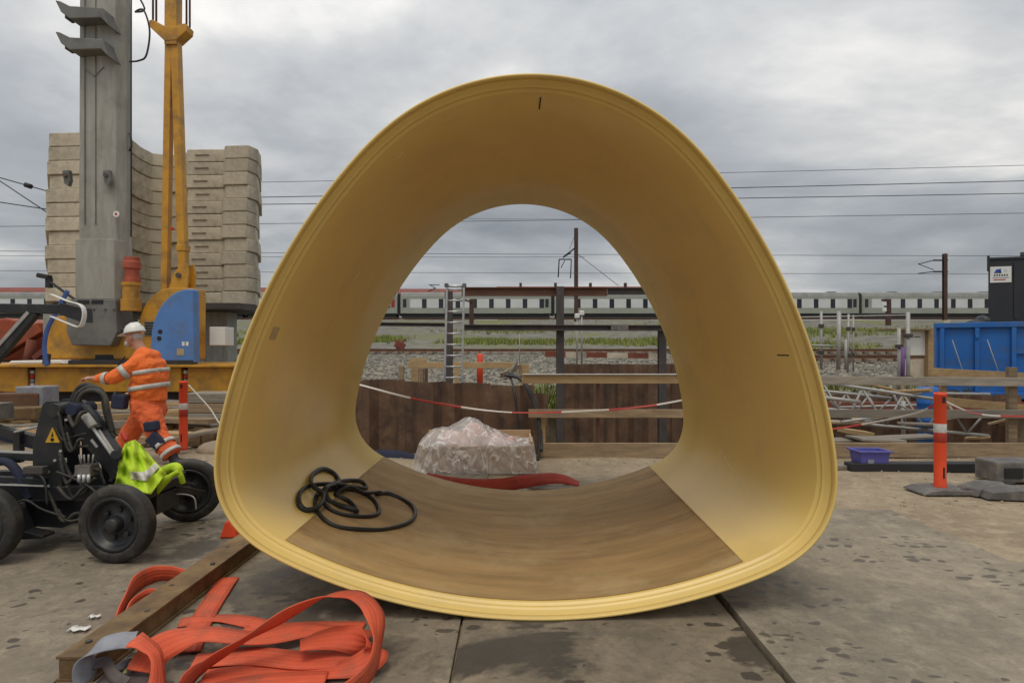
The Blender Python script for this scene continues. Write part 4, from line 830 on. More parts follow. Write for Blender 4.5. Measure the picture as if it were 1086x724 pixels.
# steel frame in the pit
fr = empty('shoring_frame', tuple(P(594, 432, 10.6)), 'dark steel posts and crossbeams rising out of the pit behind the pipe', 'steel frame')
fd = 10.6
MB().ibeam((PX(594, fd), fd, -2.1), (PX(594, fd), fd, PZ(304, fd)), .13, .12, up=(0, 1, 0)).build('post', M_darksteel, fr)
MB().ibeam((PX(476, fd), fd, -2.1), (PX(476, fd), fd, PZ(309, fd)), .13, .12, up=(0, 1, 0)).build('post', M_darksteel, fr)
MB().ibeam((PX(702, fd), fd, -2.1), (PX(702, fd), fd, PZ(345, fd)), .13, .12, up=(0, 1, 0)).build('post', M_darksteel, fr)
MB().ibeam((PX(489, fd), fd + .13, PZ(308.5, fd)), (PX(645, fd), fd + .13, PZ(308.5, fd)), .12, .15).build('crossbeam', M_roststeel, fr)
MB().ibeam((PX(645.5, fd), fd + .13, PZ(308, fd)), (PX(720, fd), fd + .13, PZ(308, fd)), .12, .12).build('crossbeam', M_darksteel, fr)
MB().ibeam((PX(492, fd), fd - .13, PZ(347.5, fd)), (PX(705, fd), fd - .13, PZ(348, fd)), .12, .10).build('crossbeam', M_darksteel, fr)
MB().box((PX(655, fd), fd - .2, PZ(348, fd)), (.3, .02, .09)).build('splice_plate', M_greyplastic, fr)
MB().ibeam((PX(380, 11.5), 11.5, PZ(343.5, 11.5)), (PX(473, 11.5), 11.5, PZ(344.5, 11.5)), .1, .07).build('crossbeam', M_darksteel, fr)
# timber bracing behind the sheet piles
tb_ = empty('timber_brace', tuple(P(470, 405, 12.8)), 'timber trestle of boards behind the left sheet piles', 'trestle')
td = 12.6
def tbx(nm, x0, y0, x1, y1, m=M_timber2, t_=.08, dd=td): MB().span((PX(x0, dd), dd, PZ(y0, dd)), (PX(x1, dd), dd + t_, PZ(y1, dd))).build(nm, m, tb_, bevel=.004)
tbx('board', 432, 384, 545, 390.5); tbx('board', 549, 398, 556, 404); tbx('panel', 436, 391, 444, 410, M_timber2); tbx('panel', 445, 391, 449, 410, M_timber, .1); tbx('panel', 450, 390.8, 453, 410, M_roststeel, .12)
tbx('post', 482, 390.8, 487, 412, M_timber2); tbx('post', 552, 386, 561, 412, M_timber2, .1); tbx('post', 423, 388, 428, 412, M_timber, .1); tbx('panel', 434, 380, 452, 383.8, M_timber2)
tag(MB().bar(P(532, 398, 12.2), P(552, 388, 12.6), .06, .1).build('timber_offcut', M_timber), 'short slanting timber offcut beside the hoses', 'timber')
tag(MB().bar(P(536, 402, 12.2), P(548, 384, 12.5), .05, .05).build('timber_offcut', M_timber3), 'thin grey timber stake leaning beside the hoses', 'timber')
# red-white board lying on the far bank
rb = empty('barrier_board', tuple(P(640, 378, 16)), 'red and white barrier board lying behind the far sheet piles', 'barrier')
for i in range(6): MB().bar(P(578 + 22 * i, 375.5 + .35 * i, 16), P(599.5 + 22 * i, 375.8 + .35 * i, 16), .03, .14).build('red_section' if i % 2 == 0 else 'white_section', M_brick if i % 2 == 0 else M_concrete, rb)
# thin survey poles
for px, y0_, y1_, dd, r_, l in ((612, 335, 385, 15, .02, 'thin grey pole with a white box standing behind the far sheet piles'), (617, 332, 384, 15.3, .025, 'thin galvanised pole with couplers standing behind the far sheet piles'), (551, 348, 388, 15, .012, 'thin stake with a white cap on the gravel bank')):
    o = empty('survey_pole', tuple(P(px, y1_, dd)), l, 'pole'); MB().cyl(P(px, y1_ + 6, dd), P(px, y0_, dd), r_, n=8).build('tube', M_galv, o); MB().box(P(px, y0_, dd), (.12, .1, .12)).build('cap', M_white, o, bevel=.02)
hydr = empty('red_valve', tuple(P(426, 368, 36)), 'small red machine part lying on the gravel bank', 'machine part'); MB().box(P(424, 366, 36), (.6, .5, .4), (0, .4, .3)).bar(P(419, 360, 36), P(430, 372, 36), .12, .12).bar(P(430, 359, 36), P(420, 371, 36), .12, .12).build('casting', M_brick, hydr, bevel=.03)

# ---------------------------------------------------------------- right hand side
# scaffold tubes, lattice girders
def tube(px0, y0_, px1, y1_, d0, d1, r_, m, label, clamp=True):
    r_ *= .75; o = empty('scaffold_tube', tuple(P(px1, y1_, d1)), label, 'scaffold tube'); MB().cyl(P(px0, y0_, d0), P(px1, y1_, d1), r_, n=12).build('tube', m, o)
    if clamp:
        for f in (.25, .7): c = P(px0, y0_, d0).lerp(P(px1, y1_, d1), f); MB().box(c, (r_ * 3.4, r_ * 3.4, .08)).build('clamp', M_darksteel, o, bevel=.01)
    return o
tube(953.5, 348, 953.5, 425, 12.5, 12.5, .045, M_galv, 'white scaffold upright left of the white cabinet'); tube(963, 331, 963, 430, 12.2, 12.2, .05, M_galv, 'tall scaffold upright with couplers in front of the white cabinet')
tube(871, 330, 871, 392, 13, 13, .035, M_galv, 'scaffold upright nearest the pipe rim on the right'); tube(890, 330, 889, 392, 12.6, 12.6, .055, M_galv, 'thick scaffold upright right of the pipe rim', False); tube(900, 333, 899, 395, 13, 13, .028, M_galv, 'thin scaffold upright, fourth from the white cabinet'); tube(905, 334, 905, 394, 13.4, 13.4, .022, M_galv, 'thinnest scaffold upright beside the track'); tube(897, 360, 897, 392, 12.7, 12.7, .04, M_galv, 'short scaffold upright right of the pipe', False)
tube(860, 366, 893, 367, 12.8, 12.8, .025, M_galv, 'short level scaffold tube by the pipe rim', False); tube(840, 336.5, 965, 334, 13.2, 13.2, .02, M_galv, 'long level scaffold tube above the gravel', False)
tube(958, 368, 957, 405, 12.0, 12.0, .05, M_purple, 'purple painted scaffold prop beside the white cabinet', False)
cb = empty('white_cabinet', tuple(P(972, 382, 12.9)), 'white electrical cabinet between timber posts beside the blue skip', 'cabinet')
MB().span((PX(963.5, 13), 13, PZ(377, 13)), (PX(982, 13), 13.35, PZ(351, 13))).build('housing', M_white, cb, bevel=.015); MB().box((PX(973, 12.98), 12.985, PZ(357, 13)), (.12, .02, .02)).build('handle', M_greyplastic, cb)
MB().span((PX(955.5, 13.05), 13.05, -.03), (PX(959, 13.05), 13.15, PZ(349, 13))).build('post', M_timber2, cb, bevel=.004); MB().span((PX(984.5, 12.9), 12.9, -.03), (PX(990.5, 12.9), 13.02, PZ(349, 13))).build('post', M_timber2, cb, bevel=.004)
MB().span((PX(946, 12.8), 12.8, PZ(350.2, 13)), (PX(990, 12.8), 13.3, PZ(348.5, 13))).build('cap_board', M_timber, cb, bevel=.004); MB().span((PX(960, 13.02), 13.03, PZ(400, 13)), (PX(983, 13), 13.3, PZ(381, 13))).build('plinth', M_concrete, cb, bevel=.01)
def girder(a0, a1, b0, b1, d0, d1, label, m=None):
    o = empty('lattice_girder', tuple(P(a0[0], a0[1], d0)), label, 'girder'); m = m or M_alu
    A = [P(*a0, d0), P(*a1, d1)]; B = [P(*b0, d0), P(*b1, d1)]
    MB().cyl(A[0], A[1], .026, n=10).build('chord', m, o); MB().cyl(B[0], B[1], .026, n=10).build('chord', m, o); k = 4
    for i in range(k): p0 = A[0].lerp(A[1], i / k); p1 = B[0].lerp(B[1], (i + .5) / k); p2 = A[0].lerp(A[1], (i + 1) / k); MB().cyl(p0, p1, .017, n=8).build('brace', m, o); MB().cyl(p1, p2, .017, n=8).build('brace', m, o)
    return o
girder((872, 405), (1050, 432), (878, 446), (1048, 462), 9.6, 9.0, 'pale lattice girder lying aslant behind the timber railing', M_galv)
girder((850, 412), (945, 422), (855, 432), (942, 438), 10.6, 10.4, 'short galvanised lattice girder nearest the pipe', M_galv)
tube(886, 400, 948, 413, 10.2, 9.9, .03, M_timber2, 'pale timber pole lying on the girders', False); tube(940, 416, 1050, 418, 10, 9.6, .03, M_galv, 'galvanised tube lying level behind the bollard top', False); tube(870, 421, 912, 426, 9.3, 9.2, .04, M_galv, 'short galvanised tube end beside the pipe', False); tube(990, 424, 1050, 428, 9.4, 9.2, .035, M_alu, 'bright tube pointing at the right timber post', False); tube(885, 432, 1010, 428, 11, 10.8, .03, M_galv, 'thin tube lying deep in the pit clutter', False)
tube(940, 400, 962, 452, 10.3, 10.3, .03, M_galv, 'slanting tube below the white cabinet', False); tube(958, 425, 958, 470, 10.8, 10.8, .05, M_galv, 'upright prop deep in the pit', False)
bd = empty('blue_drum', tuple(P(985, 460, 9.9)), 'blue plastic drum half hidden behind the orange bollard', 'drum'); c = P(984, 0, 9.9)
MB().lathe([(.12, -.5), (.155, -.47), (.155, .0), (.165, .02), (.155, .04), (.155, .28), (.165, .30), (.155, .32), (.155, .5), (.14, .56)], (c.x, c.y, .25), 'z', 24).build('shell', M_skipblue, bd)
rq = random.Random(5)
ttl = ['thin tube in the clutter nearest the pipe rim', 'second loose tube in the pit clutter right of the pipe', 'third loose tube in the pit clutter right of the pipe', 'loose tube below the scaffold uprights', 'loose tube lying left of the blue drum', 'loose tube lying behind the blue drum', 'loose tube lying right of the orange bollard', 'loose tube lying below the blue skip', 'last loose tube before the right timber post']
for k_, l in enumerate(ttl[:5]):
    x = 872 + 20 * k_; y = rq.uniform(408, 455); tube(x, y, x + rq.uniform(25, 60), y + rq.uniform(-14, 14), rq.uniform(8.8, 10.5), rq.uniform(8.8, 10.5), rq.choice([.02, .03, .04]), rq.choice([M_galv, M_galv, M_timber2]), l, False)
for k_ in range(8):
    x = 880 + 24 * k_; y = rq.uniform(440, 466); tag(MB().bar(P(x, y, 9.2), P(x + rq.uniform(15, 45), y + rq.uniform(-8, 8), 9.0), rq.uniform(.08, .25), .03).build('loose_board', rq.choice([M_timber, M_timber2, M_timber3]), None, bevel=.003), 'scrap board in the pit clutter, ' + ['first', 'second', 'third', 'fourth', 'fifth', 'sixth', 'seventh', 'eighth'][k_] + ' from the pipe', 'board', 'scrap boards in the pit clutter')
# planks, boards and rubble on the far side of the kick board
for a0, a1, dd, w_, h_, m, l in (((880, 467), (990, 462), 8.5, .3, .03, M_timber3, 'grey board lying on the kick board of the railing'), ((893, 456), (922, 460), 8.6, .25, .06, M_timber2, 'pale timber offcut on top of the grey boards'), ((905, 464), (952, 466), 8.3, .4, .03, M_timber3, 'grey plywood scrap beside the timber offcut'), ((885, 536), (1034, 533), 5.75, .16, .015, M_timber, 'thin worn plank lying on the sand right of the pipe')):
    o = tag(MB().bar(P(*a0, dd), P(*a1, dd), w_, h_).build('loose_board', m, None, bevel=.003), l, 'board')
ch = tag(MB().box((5.2, 7.2, .035), (2.4, .16, .11)).build('dark_strip', M_tank, None, bevel=.01), 'low black strip lying on the sand behind the bollard', 'channel')  # plain black strip put in for the dark gap before the kick board
gm = tag(MB().bar((2.9, 7.5, .02), (4.05, 7.45, .02), .5, .05).build('loose_board', M_timber3, None, bevel=.005), 'grey board lying flat beneath the blue tub', 'board')
# blue tub
tu = empty('blue_tub', tuple(gp_(922, 497, 0)), 'small blue plastic tub standing before the railing', 'tub'); c = gp_(922, 497, 0)
def ring(w, d_, z): return [(c.x - w, c.y - d_, z), (c.x + w, c.y - d_, z), (c.x + w, c.y + d_, z), (c.x - w, c.y + d_, z)]
vs = ring(.15, .10, .01) + ring(.175, .125, .215) + ring(.20, .15, .215) + ring(.20, .15, .235) + ring(.165, .115, .235) + ring(.14, .09, .025)
fs = [(0, 3, 2, 1)] + [(a * 4 + i, a * 4 + (i + 1) % 4, a * 4 + 4 + (i + 1) % 4, a * 4 + 4 + i) for a in range(5) for i in range(4)] + [(20, 21, 22, 23)]
MB().add(vs, fs).build('tub', M_tubblue, tu, bevel=.006); MB().box((c.x - .05, c.y - .115, .11), (.07, .012, .05)).build('label_patch', M_slinggrey, tu)
# grey fence feet
ff = empty('fence_foot', tuple(gp_(1072, 512, 0)), 'grey plastic fence foot block standing at the right edge', 'fence foot'); c = gp_(1075, 512, 0)
MB().span((c.x - .18, c.y, 0), (c.x + .7, c.y + .32, .225)).build('block', M_greyplastic, ff, bevel=.02); MB().span((c.x - .10, c.y - .012, .05), (c.x + .1, c.y + .01, .16)).build('pocket', M_ink, ff, bevel=.004)
for i, (px, py, rz_, l) in enumerate(((1050, 522, .25, 'flat grey fence foot lying tilted beside the block'), (1078, 528, -.15, 'flat grey fence foot at the right edge of the picture'))):
    c = gp_(px, py, 0); o = empty('fence_foot', tuple(c), l, 'fence foot', rz=rz_); mb = MB().prism([(-.32, 0), (.32, 0), (.28, .07), (.08, .1), (-.08, .1), (-.28, .07)], -.12, .12); mb.build('block', M_greyplastic, o, bevel=.01, loc=(0, 0, 0)); MB().box((.15, -.08, .09), (.12, .03, .03)).build('grip', M_ink, o, loc=(0, 0, 0))
# blue skip
sd_ = 14.4
sk = empty('skip_container', (PX(993, sd_), sd_, .36), 'bright blue steel skip standing beyond the pit on the right', 'skip', rz=R(-32)); zh = PZ(347, sd_) - .36
def skp(nm, a_, b_, bv=0): return MB().span(a_, b_).build(nm, M_skipblue, sk, bevel=bv, loc=(0, 0, 0))
skp('side_panel', (0, 0, 0), (5.2, .03, zh)); skp('end_panel', (0, .032, 0), (.03, 1.3, zh)); skp('side_panel', (0, 1.302, 0), (5.2, 1.33, zh)); skp('floor_panel', (.04, .04, 0), (5.2, 1.29, .05)); skp('top_rim', (-.05, -.09, zh - .02), (5.2, .05, zh + .1), .01); skp('bottom_rim', (-.05, -.08, -.05), (5.2, .05, .08), .01)
for i in range(7): x = .05 + i * .66; MB().prism([(x, -.003), (x + .12, -.003), (x + .10, -.085), (x + .02, -.085)], .085, zh - .025, 'z').build('rib', M_skipblue, sk, loc=(0, 0, 0))
skp('step_bar', (1.42, -.06, zh - .62), (2.0, -.004, zh - .54)); skp('lashing_hook', (.74, -.12, zh - .28), (.8, -.086, zh - .2), .01)
for x in (.3, .95): MB().cyl((x, -.1, zh - .3), (x + .32, -.1, .12), .009, n=6).build('lashing', M_galv, sk, loc=(0, 0, 0))
for k_ in range(5): c = P(1010 + 18 * k_, 414, 14.1); tag(MB().ball((c.x, c.y, terrain_z(c.x, c.y) + .12), (.28, .2, .2), 9, 6).build('soil_clod', M_tank), ['dark rubbish bag below the left end of the blue skip', 'dark rubbish bag, second from the left below the blue skip', 'dark rubbish bag in the middle below the blue skip', 'dark rubbish bag right of the middle below the skip', 'dark rubbish bag below the skip at the picture edge'][k_], 'bag', 'dark bags below the skip')
# black tank with its sign
kd = 17.5; xl = PX(1048, kd); zu = PZ(342, kd) - terrain_z(10, 17.5); zt_ = PZ(275, kd) - terrain_z(10, 17.5)
tk = empty('black_tank', (xl, kd, terrain_z(10, 17.5)), 'tall black steel tank with a white sign behind the blue skip', 'tank', rz=R(-16))
def tkp(nm, mb, m, bv=0): return mb.build(nm, m, tk, bevel=bv, loc=(0, 0, 0))
tkp('shell', MB().prism([(0, 0), (3.4, 0), (3.4, 1.5), (.75, 1.5)], zu, zt_, 'z'), M_tank, .03)
for i in range(9): tkp('corrugation', MB().span((.62 + i * .3, -.022, zu + .1), (.70 + i * .3, -.002, zt_ - .12)), M_tank, .006)
tkp('top_rim', MB().prism([(-.03, -.03), (3.42, -.03), (3.42, 1.53), (.76, 1.53)], zt_ - .03, zt_ + .05, 'z'), M_tank, .015); tkp('base_ring', MB().prism([(-.02, -.04), (3.4, -.04), (3.4, 1.5), (.75, 1.5)], zu - .08, zu - .004, 'z'), M_greyplastic, .01)
for x in (.6, 1.4, 2.4): tkp('leg', MB().span((x, .2, 0), (x + .2, 1.2, zu - .085)), M_darksteel)
tkp('corner_post', MB().bar((-.02, -.06, zt_ - .35), (-.02, -.06, zt_ + .1), .05, .05), M_tank); tkp('vent', MB().cyl((1.05, .4, zt_), (1.05, .4, zt_ + .22), .09, n=12), M_tank)
sgn = MB().box((0, 0, 0), (.52, .012, .46)).build('sign_plate', M_white, tk, loc=(.30, -.014, PZ(291.5, kd) - terrain_z(10, 17.5)))
def sp(nm, mb, m): o = mb.build(nm, m, None); o.parent = sgn; return o
sp('sign_emblem', MB().prism([(-.17, .04), (-.11, .15), (.0, .17), (.02, .04)], -.009, -.0065), M_print); sp('sign_emblem', MB().prism([(-.08, .04), (-.03, .12), (.01, .04)], -.0105, -.0095), M_tank)
for k_ in range(6): sp('sign_letter', MB().box((-.15 + k_ * .06, -.008, -.02), (.035, .003, .05)), M_ink)
sp('sign_line', MB().box((0, -.008, -.09), (.4, .003, .02)), M_slinggrey); sp('sign_line', MB().box((-.03, -.008, -.15), (.3, .003, .03)), M_printr)
for k_ in range(3): sp('sign_emblem', MB().box((.10 + .04 * (k_ % 2), -.008, .08 + .03 * k_), (.03, .003, .012)), M_slinggrey)
ht = empty('tarpaulin_heap', tuple(P(1037, 343, 16)), 'dark heap of sheeting beside the foot of the black tank', 'tarpaulin'); MB().ball(P(1036, 344, 16.5), (.3, .25, .14), 10, 6).ball(P(1042, 341, 16.6), (.16, .25, .18), 10, 6).build('sheeting', M_tank, ht)
# ---------------------------------------------------------------- drilling rig on the left
RD = 12.0
rig = empty('drilling_rig', (PX(110, RD), RD, 0), 'yellow and blue drilling rig with tall grey mast behind the worker', 'drilling rig')
def rp(name, mb, m, bevel=.008): return mb.build(name, m, rig, bevel=bevel)
def rx(px): return PX(px, RD)
def rz_(py): return PZ(py, RD)
# chassis beams
for a_, b_ in ((-60, 44), (52, 202), (209, 262)):
    rp('chassis_beam', MB().span((rx(a_), RD - .35, rz_(414)), (rx(b_), RD + 1.7, rz_(389))), M_yellow)
rp('deck_plate', MB().span((rx(-62), RD - .5, rz_(388.4)), (rx(264), RD + 1.75, rz_(386))), M_yellow, .004)
for x in (47, 205.5):
    rp('gap_plate', MB().span((rx(x) - .05, RD + .1, rz_(414)), (rx(x) + .05, RD + .2, rz_(389))), M_dark)
    for k_ in range(5): rp('chain_link', MB().cyl((rx(x), RD - .28, rz_(392 + 4.4 * k_)), (rx(x), RD - .28, rz_(395.6 + 4.4 * k_)), .045, n=10), [M_reflect, M_redpaint, M_slinggrey][k_ % 3], .004)
rp('under_skid', MB().span((rx(-60), RD - .2, .12), (rx(262), RD + 1.6, rz_(414.5))), M_dark)
rp('turntable', MB().cyl((rx(110), RD + .9, rz_(385.6)), (rx(110), RD + .9, rz_(376)), .9, n=32), M_dark)
rp('black_skirt', MB().span((rx(84), RD - .3, rz_(385.8)), (rx(212), RD - .1, rz_(381.5))), M_dark, .004)
# yellow engine hood and slew body
rp('slew_body', MB().prism([(rx(50), rz_(381)), (rx(47), rz_(360)), (rx(54), rz_(336)), (rx(78), rz_(333)), (rx(90), rz_(352)), (rx(150), rz_(352)), (rx(150), rz_(381))], RD + .02, RD + 1.5), M_yellow, .03)
hood = [(rx(146), rz_(381)), (rx(147), rz_(352))] + [(rx(147 + 37 * (1 - math.cos(t_))), rz_(350 - 45 * math.sin(t_))) for t_ in np.linspace(0, math.pi / 2, 10)] + [(rx(205), rz_(305.5)), (rx(205), rz_(381))]
rp('engine_hood', MB().prism(hood, RD - .02, RD + .5), M_yellow, .02)
blue = [(rx(167), rz_(384.5)), (rx(167.5), rz_(368))] + [(rx(168 + 40 * (1 - math.cos(t_))), rz_(362 - 54.5 * math.sin(t_))) for t_ in np.linspace(.05, math.pi / 2, 12)] + [(rx(212.5), rz_(308)), (rx(213), rz_(384.5))]
rp('blue_cover', MB().prism(blue, RD - .26, RD - .025), M_blue, .03)
for x, y in ((178, 352), (177, 359)): rp('vent_hole', MB().cyl((rx(x), RD - .265, rz_(y)), (rx(x), RD - .255, rz_(y)), .045, n=14), M_ink, 0)
rp('data_plate', MB().box((rx(199), RD - .262, rz_(373)), (.14, .006, .13)), mat('plate_buff', (.45, .36, .2), .6), 0)
for x in (202, 206): rp('cover_number', MB().box((rx(x), RD - .262, rz_(364.5)), (.05, .004, .08)), M_white, 0)
rp('intake_grille', MB().span((rx(154), RD - .035, rz_(356)), (rx(165), RD - .015, rz_(341))), M_greyplastic, .004)
for k_ in range(5): rp('grille_slat', MB().span((rx(155), RD - .045, rz_(354.6 - 2.9 * k_)), (rx(164), RD - .036, rz_(353.4 - 2.9 * k_))), M_ink, 0)
rp('white_box', MB().span((rx(214), RD + .3, rz_(366)), (rx(231), RD + .7, rz_(346))), M_white, .01)
# mast: eight sided steel column
def octo(cx, w, t_, z0_, z1_, w2=None, y0_=None):
    w2 = w2 or w; y0_ = RD - .12 if y0_ is None else y0_
    vs = []
    for z, ww in ((z0_, w), (z1_, w2)):
        c_ = .28 * ww
        for x, y in ((-ww / 2, .22), (-ww / 2 + c_ * .5, 0), (ww / 2 - c_ * 1.3, -.03), (ww / 2 - c_ * .4, .02), (ww / 2, .2), (ww / 2, t_), (-ww / 2, t_)): vs.append((cx + x, y0_ + y, z))
    k_ = 7; return MB().add(vs, [tuple(range(k_)), tuple(range(2 * k_ - 1, k_ - 1, -1))] + [(i, (i + 1) % k_, (i + 1) % k_ + k_, i + k_) for i in range(k_)])
MC = rx(108)
rp('mast_column', octo(MC - .02, .97, .34, rz_(300), 12.0, .88), M_mast, .012)
rp('mast_foot', octo(MC - .05, 1.0, .42, rz_(318), rz_(255), 1.0, RD - .16), M_mast, .012)
rp('mast_base', MB().prism([(rx(84), rz_(366)), (rx(79), rz_(352)), (rx(78), rz_(318.2)), (rx(130), rz_(318.2)), (rx(132), rz_(352)), (rx(125), rz_(367))], RD - .22, RD + .3), M_mastd, .02)
for x in (91, 105.5): rp('vent_slot', MB().span((rx(x), RD - .232, rz_(323)), (rx(x + 12), RD - .221, rz_(318.9))), M_ink, .003)
for x in (88, 96, 108, 120, 129): rp('bolt', MB().cyl((rx(x), RD - .24, rz_(329)), (rx(x), RD - .222, rz_(329)), .018, n=8), M_darksteel, 0)
for x in (95.5, 107): rp('mast_seam', MB().span((rx(x) - .006, RD - .158, rz_(240)), (rx(x) + .006, RD - .14, 11.5)), M_mastd, 0)
rp('mast_seam', MB().bar((rx(95), RD - .165, rz_(76)), (rx(106), RD - .165, rz_(85)), .012, .012), M_mastd, 0); rp('mast_seam', MB().bar((rx(106), RD - .165, rz_(85)), (rx(116), RD - .165, rz_(75)), .012, .012), M_mastd, 0)
for yb in (22, 54):
    rp('mast_bracket', MB().prism([(rx(75), rz_(yb - 9)), (rx(80), rz_(yb - 8)), (rx(90), rz_(yb - 3)), (rx(124), rz_(yb - 1)), (rx(129), rz_(yb + 16)), (rx(122), rz_(yb + 9)), (rx(90), rz_(yb + 10)), (rx(85), rz_(yb + 6)), (rx(81), rz_(yb + 3))], RD - .42, RD + .2), M_mastd, .015)
    rp('bracket_lug', MB().box((rx(78), RD - .1, rz_(yb - 1)), (.06, .2, .16)), M_darksteel)
for x, y in ((80, 192), (122, 192)):
    rp('lifting_lug', MB().prism([(rx(x - 4), rz_(y - 7)), (rx(x + 3), rz_(y - 8)), (rx(x + 4), rz_(y + 3)), (rx(x + 2), rz_(y + 9)), (rx(x - 2), rz_(y + 6))], RD - .26, RD - .16), M_mastd, .01); rp('lug_pin', MB().cyl((rx(x), RD - .3, rz_(y - 2)), (rx(x), RD - .15, rz_(y - 2)), .04, n=10), M_darksteel, 0)
rp('white_disc', MB().cyl((rx(129), RD - .15, rz_(229)), (rx(129), RD - .17, rz_(229)), .06, n=16), M_white, 0); rp('red_dot', MB().cyl((rx(129), RD - .171, rz_(229)), (rx(129), RD - .174, rz_(229)), .025, n=10), M_redpaint, 0)
rp('mast_cable', MB().cyl((rx(135), RD + .12, rz_(250)), (rx(135.4), RD + .12, 11), .013, n=8), M_cable, 0)
rp('mast_loop', MB().sweep(catmull([(rx(135), RD + .1, rz_(-20)), (rx(150), RD + .1, rz_(6)), (rx(140), RD + .1, rz_(10)), (rx(149), RD + .1, rz_(8)), (rx(155.5), RD + .1, rz_(30)), (rx(152), RD + .1, rz_(56)), (rx(144), RD + .1, rz_(62)), (rx(134), RD + .1, rz_(63))], 6), .018, 8), M_cable, 0)
rp('mast_handle', MB().sweep(catmull([(rx(134), RD + .1, rz_(140)), (rx(137), RD + .05, rz_(143)), (rx(137.5), RD + .05, rz_(155)), (rx(134), RD + .1, rz_(158))], 5), .02, 8), M_cable, 0)
# motor in red and yellow beside the mast
rp('motor_top', MB().lathe([(.15, rz_(300)), (.15, rz_(296)), (.13, rz_(295.5)), (.13, rz_(286)), (.16, rz_(285.5)), (.16, rz_(279)), (.14, rz_(278)), (.14, rz_(274)), (.05, rz_(273))], (rx(143.5), RD - .1, 0), 'z', 20, False), mat('motor_red', (.46, .10, .05), .6, col2=(.3, .06, .03), scale=4), 0)
rp('motor_base', MB().lathe([(.18, rz_(330)), (.18, rz_(318)), (.15, rz_(317.5)), (.15, rz_(304)), (.17, rz_(303.5)), (.17, rz_(300.2))], (rx(142.5), RD - .1, 0), 'z', 20, False), M_yellow, 0)
# yellow boom legs with spreader
bz = RD + .15
rp('boom_leg', MB().bar((rx(171), bz, rz_(308)), (rx(176), bz, rz_(30)), .13, .15, (0, 1, 0)), M_yellow); rp('boom_leg', MB().bar((rx(191), bz, rz_(300)), (rx(182), bz, rz_(30)), .15, .17, (0, 1, 0)), M_yellow)
rp('boom_tube', MB().bar((rx(179.5), bz - .01, rz_(46)), (rx(181), bz - .01, 12), .24, .22, (0, 1, 0)), M_yellow)
rp('spreader', MB().prism([(rx(157), rz_(21)), (rx(161), rz_(20)), (rx(174), rz_(27)), (rx(186), rz_(27)), (rx(195), rz_(24)), (rx(198), rz_(26)), (rx(197), rz_(32)), (rx(186), rz_(42)), (rx(174), rz_(43)), (rx(158), rz_(28))], bz - .13, bz + .13), M_yellow, .015)
for x in (157.5, 161, 193.5, 197): rp('suspension_rod', MB().cyl((rx(x), bz, rz_(25)), (rx(x), bz, 12), .02, n=8), M_roststeel, 0)
rp('boom_clevis', MB().prism([(rx(178), rz_(309)), (rx(184), rz_(290)), (rx(189), rz_(284)), (rx(198), rz_(278)), (rx(200), rz_(290)), (rx(198), rz_(309))], bz - .16, bz - .1), M_yellow); rp('boom_clevis', MB().prism([(rx(178), rz_(309)), (rx(184), rz_(290)), (rx(189), rz_(284)), (rx(198), rz_(278)), (rx(200), rz_(290)), (rx(198), rz_(309))], bz + .1, bz + .16), M_yellow)
rp('clevis_pin', MB().cyl((rx(190), bz - .2, rz_(292)), (rx(190), bz + .2, rz_(292)), .05, n=12), M_darksteel, 0)
rp('boom_joint', MB().box((rx(190), bz, rz_(262)), (.19, .2, .12)), M_yellow); rp('chain_hook', MB().box((rx(181), bz - .1, rz_(242)), (.05, .05, .06)), M_redpaint)

# ---------------------------------------------------------------- concrete counterweight slabs
SD = 16.0
def cwp(px, d): return (PX(px, d), d)
pl = [cwp(50, 15.05), cwp(84, 15.0), cwp(118, 15.0), cwp(137, 15.45), cwp(148, 16.1), cwp(160, 16.6), cwp(180, 16.8), cwp(196, 16.55), cwp(197, 16.3), cwp(236, 16.28), cwp(237, 16.0), cwp(262, 15.95), cwp(272, 16.3), cwp(275, 16.8), cwp(276, 18.2), cwp(52, 17.6)]
ordw = ['topmost', 'second', 'third', 'fourth', 'fifth', 'sixth', 'seventh', 'eighth', 'ninth', 'tenth', 'eleventh', 'twelfth']
zt = PZ(154.5, 16.0); hh = (zt - PZ(323, 16.0)) / 12
me0 = None
for i in range(12):
    z = zt - i * hh
    o = MB().prism(pl, -hh + .012, 0, 'z').build('counterweight_slab', M_concrete, None, bevel=.02)
    if me0 is None: me0 = o.data
    else: old = o.data; o.data = me0; bpy.data.meshes.remove(old)
    o.location = (random.uniform(-.016, .016), random.uniform(-.025, .025), z); o.rotation_euler = (0, 0, random.uniform(-.004, .004))
    tag(o, ('topmost wavy concrete slab of the tall counterweight stack behind the mast' if i == 0 else 'lowest wavy concrete slab of the tall counterweight stack' if i == 11 else f'wavy concrete slab, {ordw[i]} from the top of the counterweight stack'), 'concrete slab', 'counterweight slabs')
    h_ = MB().span((PX(205, 16.28), 16.272, -hh * .47), (PX(220, 16.28), 16.30, -hh * .43)).build('lifting_slot', M_rail, None); h_.parent = o
cf = empty('counterweight_support', tuple(P(228, 380, 16.4)), 'grey steel legs carrying the concrete counterweight stack', 'support')
zf = zt - 12 * hh
MB().span((PX(52, 15.2), 15.3, zf - .16), (PX(273, 16.4), 17.6, zf - .006)).build('bearer', M_darksteel, cf)
for x, w_ in ((228, .75), (120, .75), (60, .6)): MB().span((PX(x, 16.4) - w_ / 2, 16.3, .0), (PX(x, 16.4) + w_ / 2, 16.9, zf - .165)).build('leg', M_mast, cf, bevel=.02)
for x in (216, 240): MB().bar((PX(x, 16.3), 16.28, .1), (PX(x, 16.3), 16.28, zf - .2), .08, .04).build('stiffener', M_mast, cf)
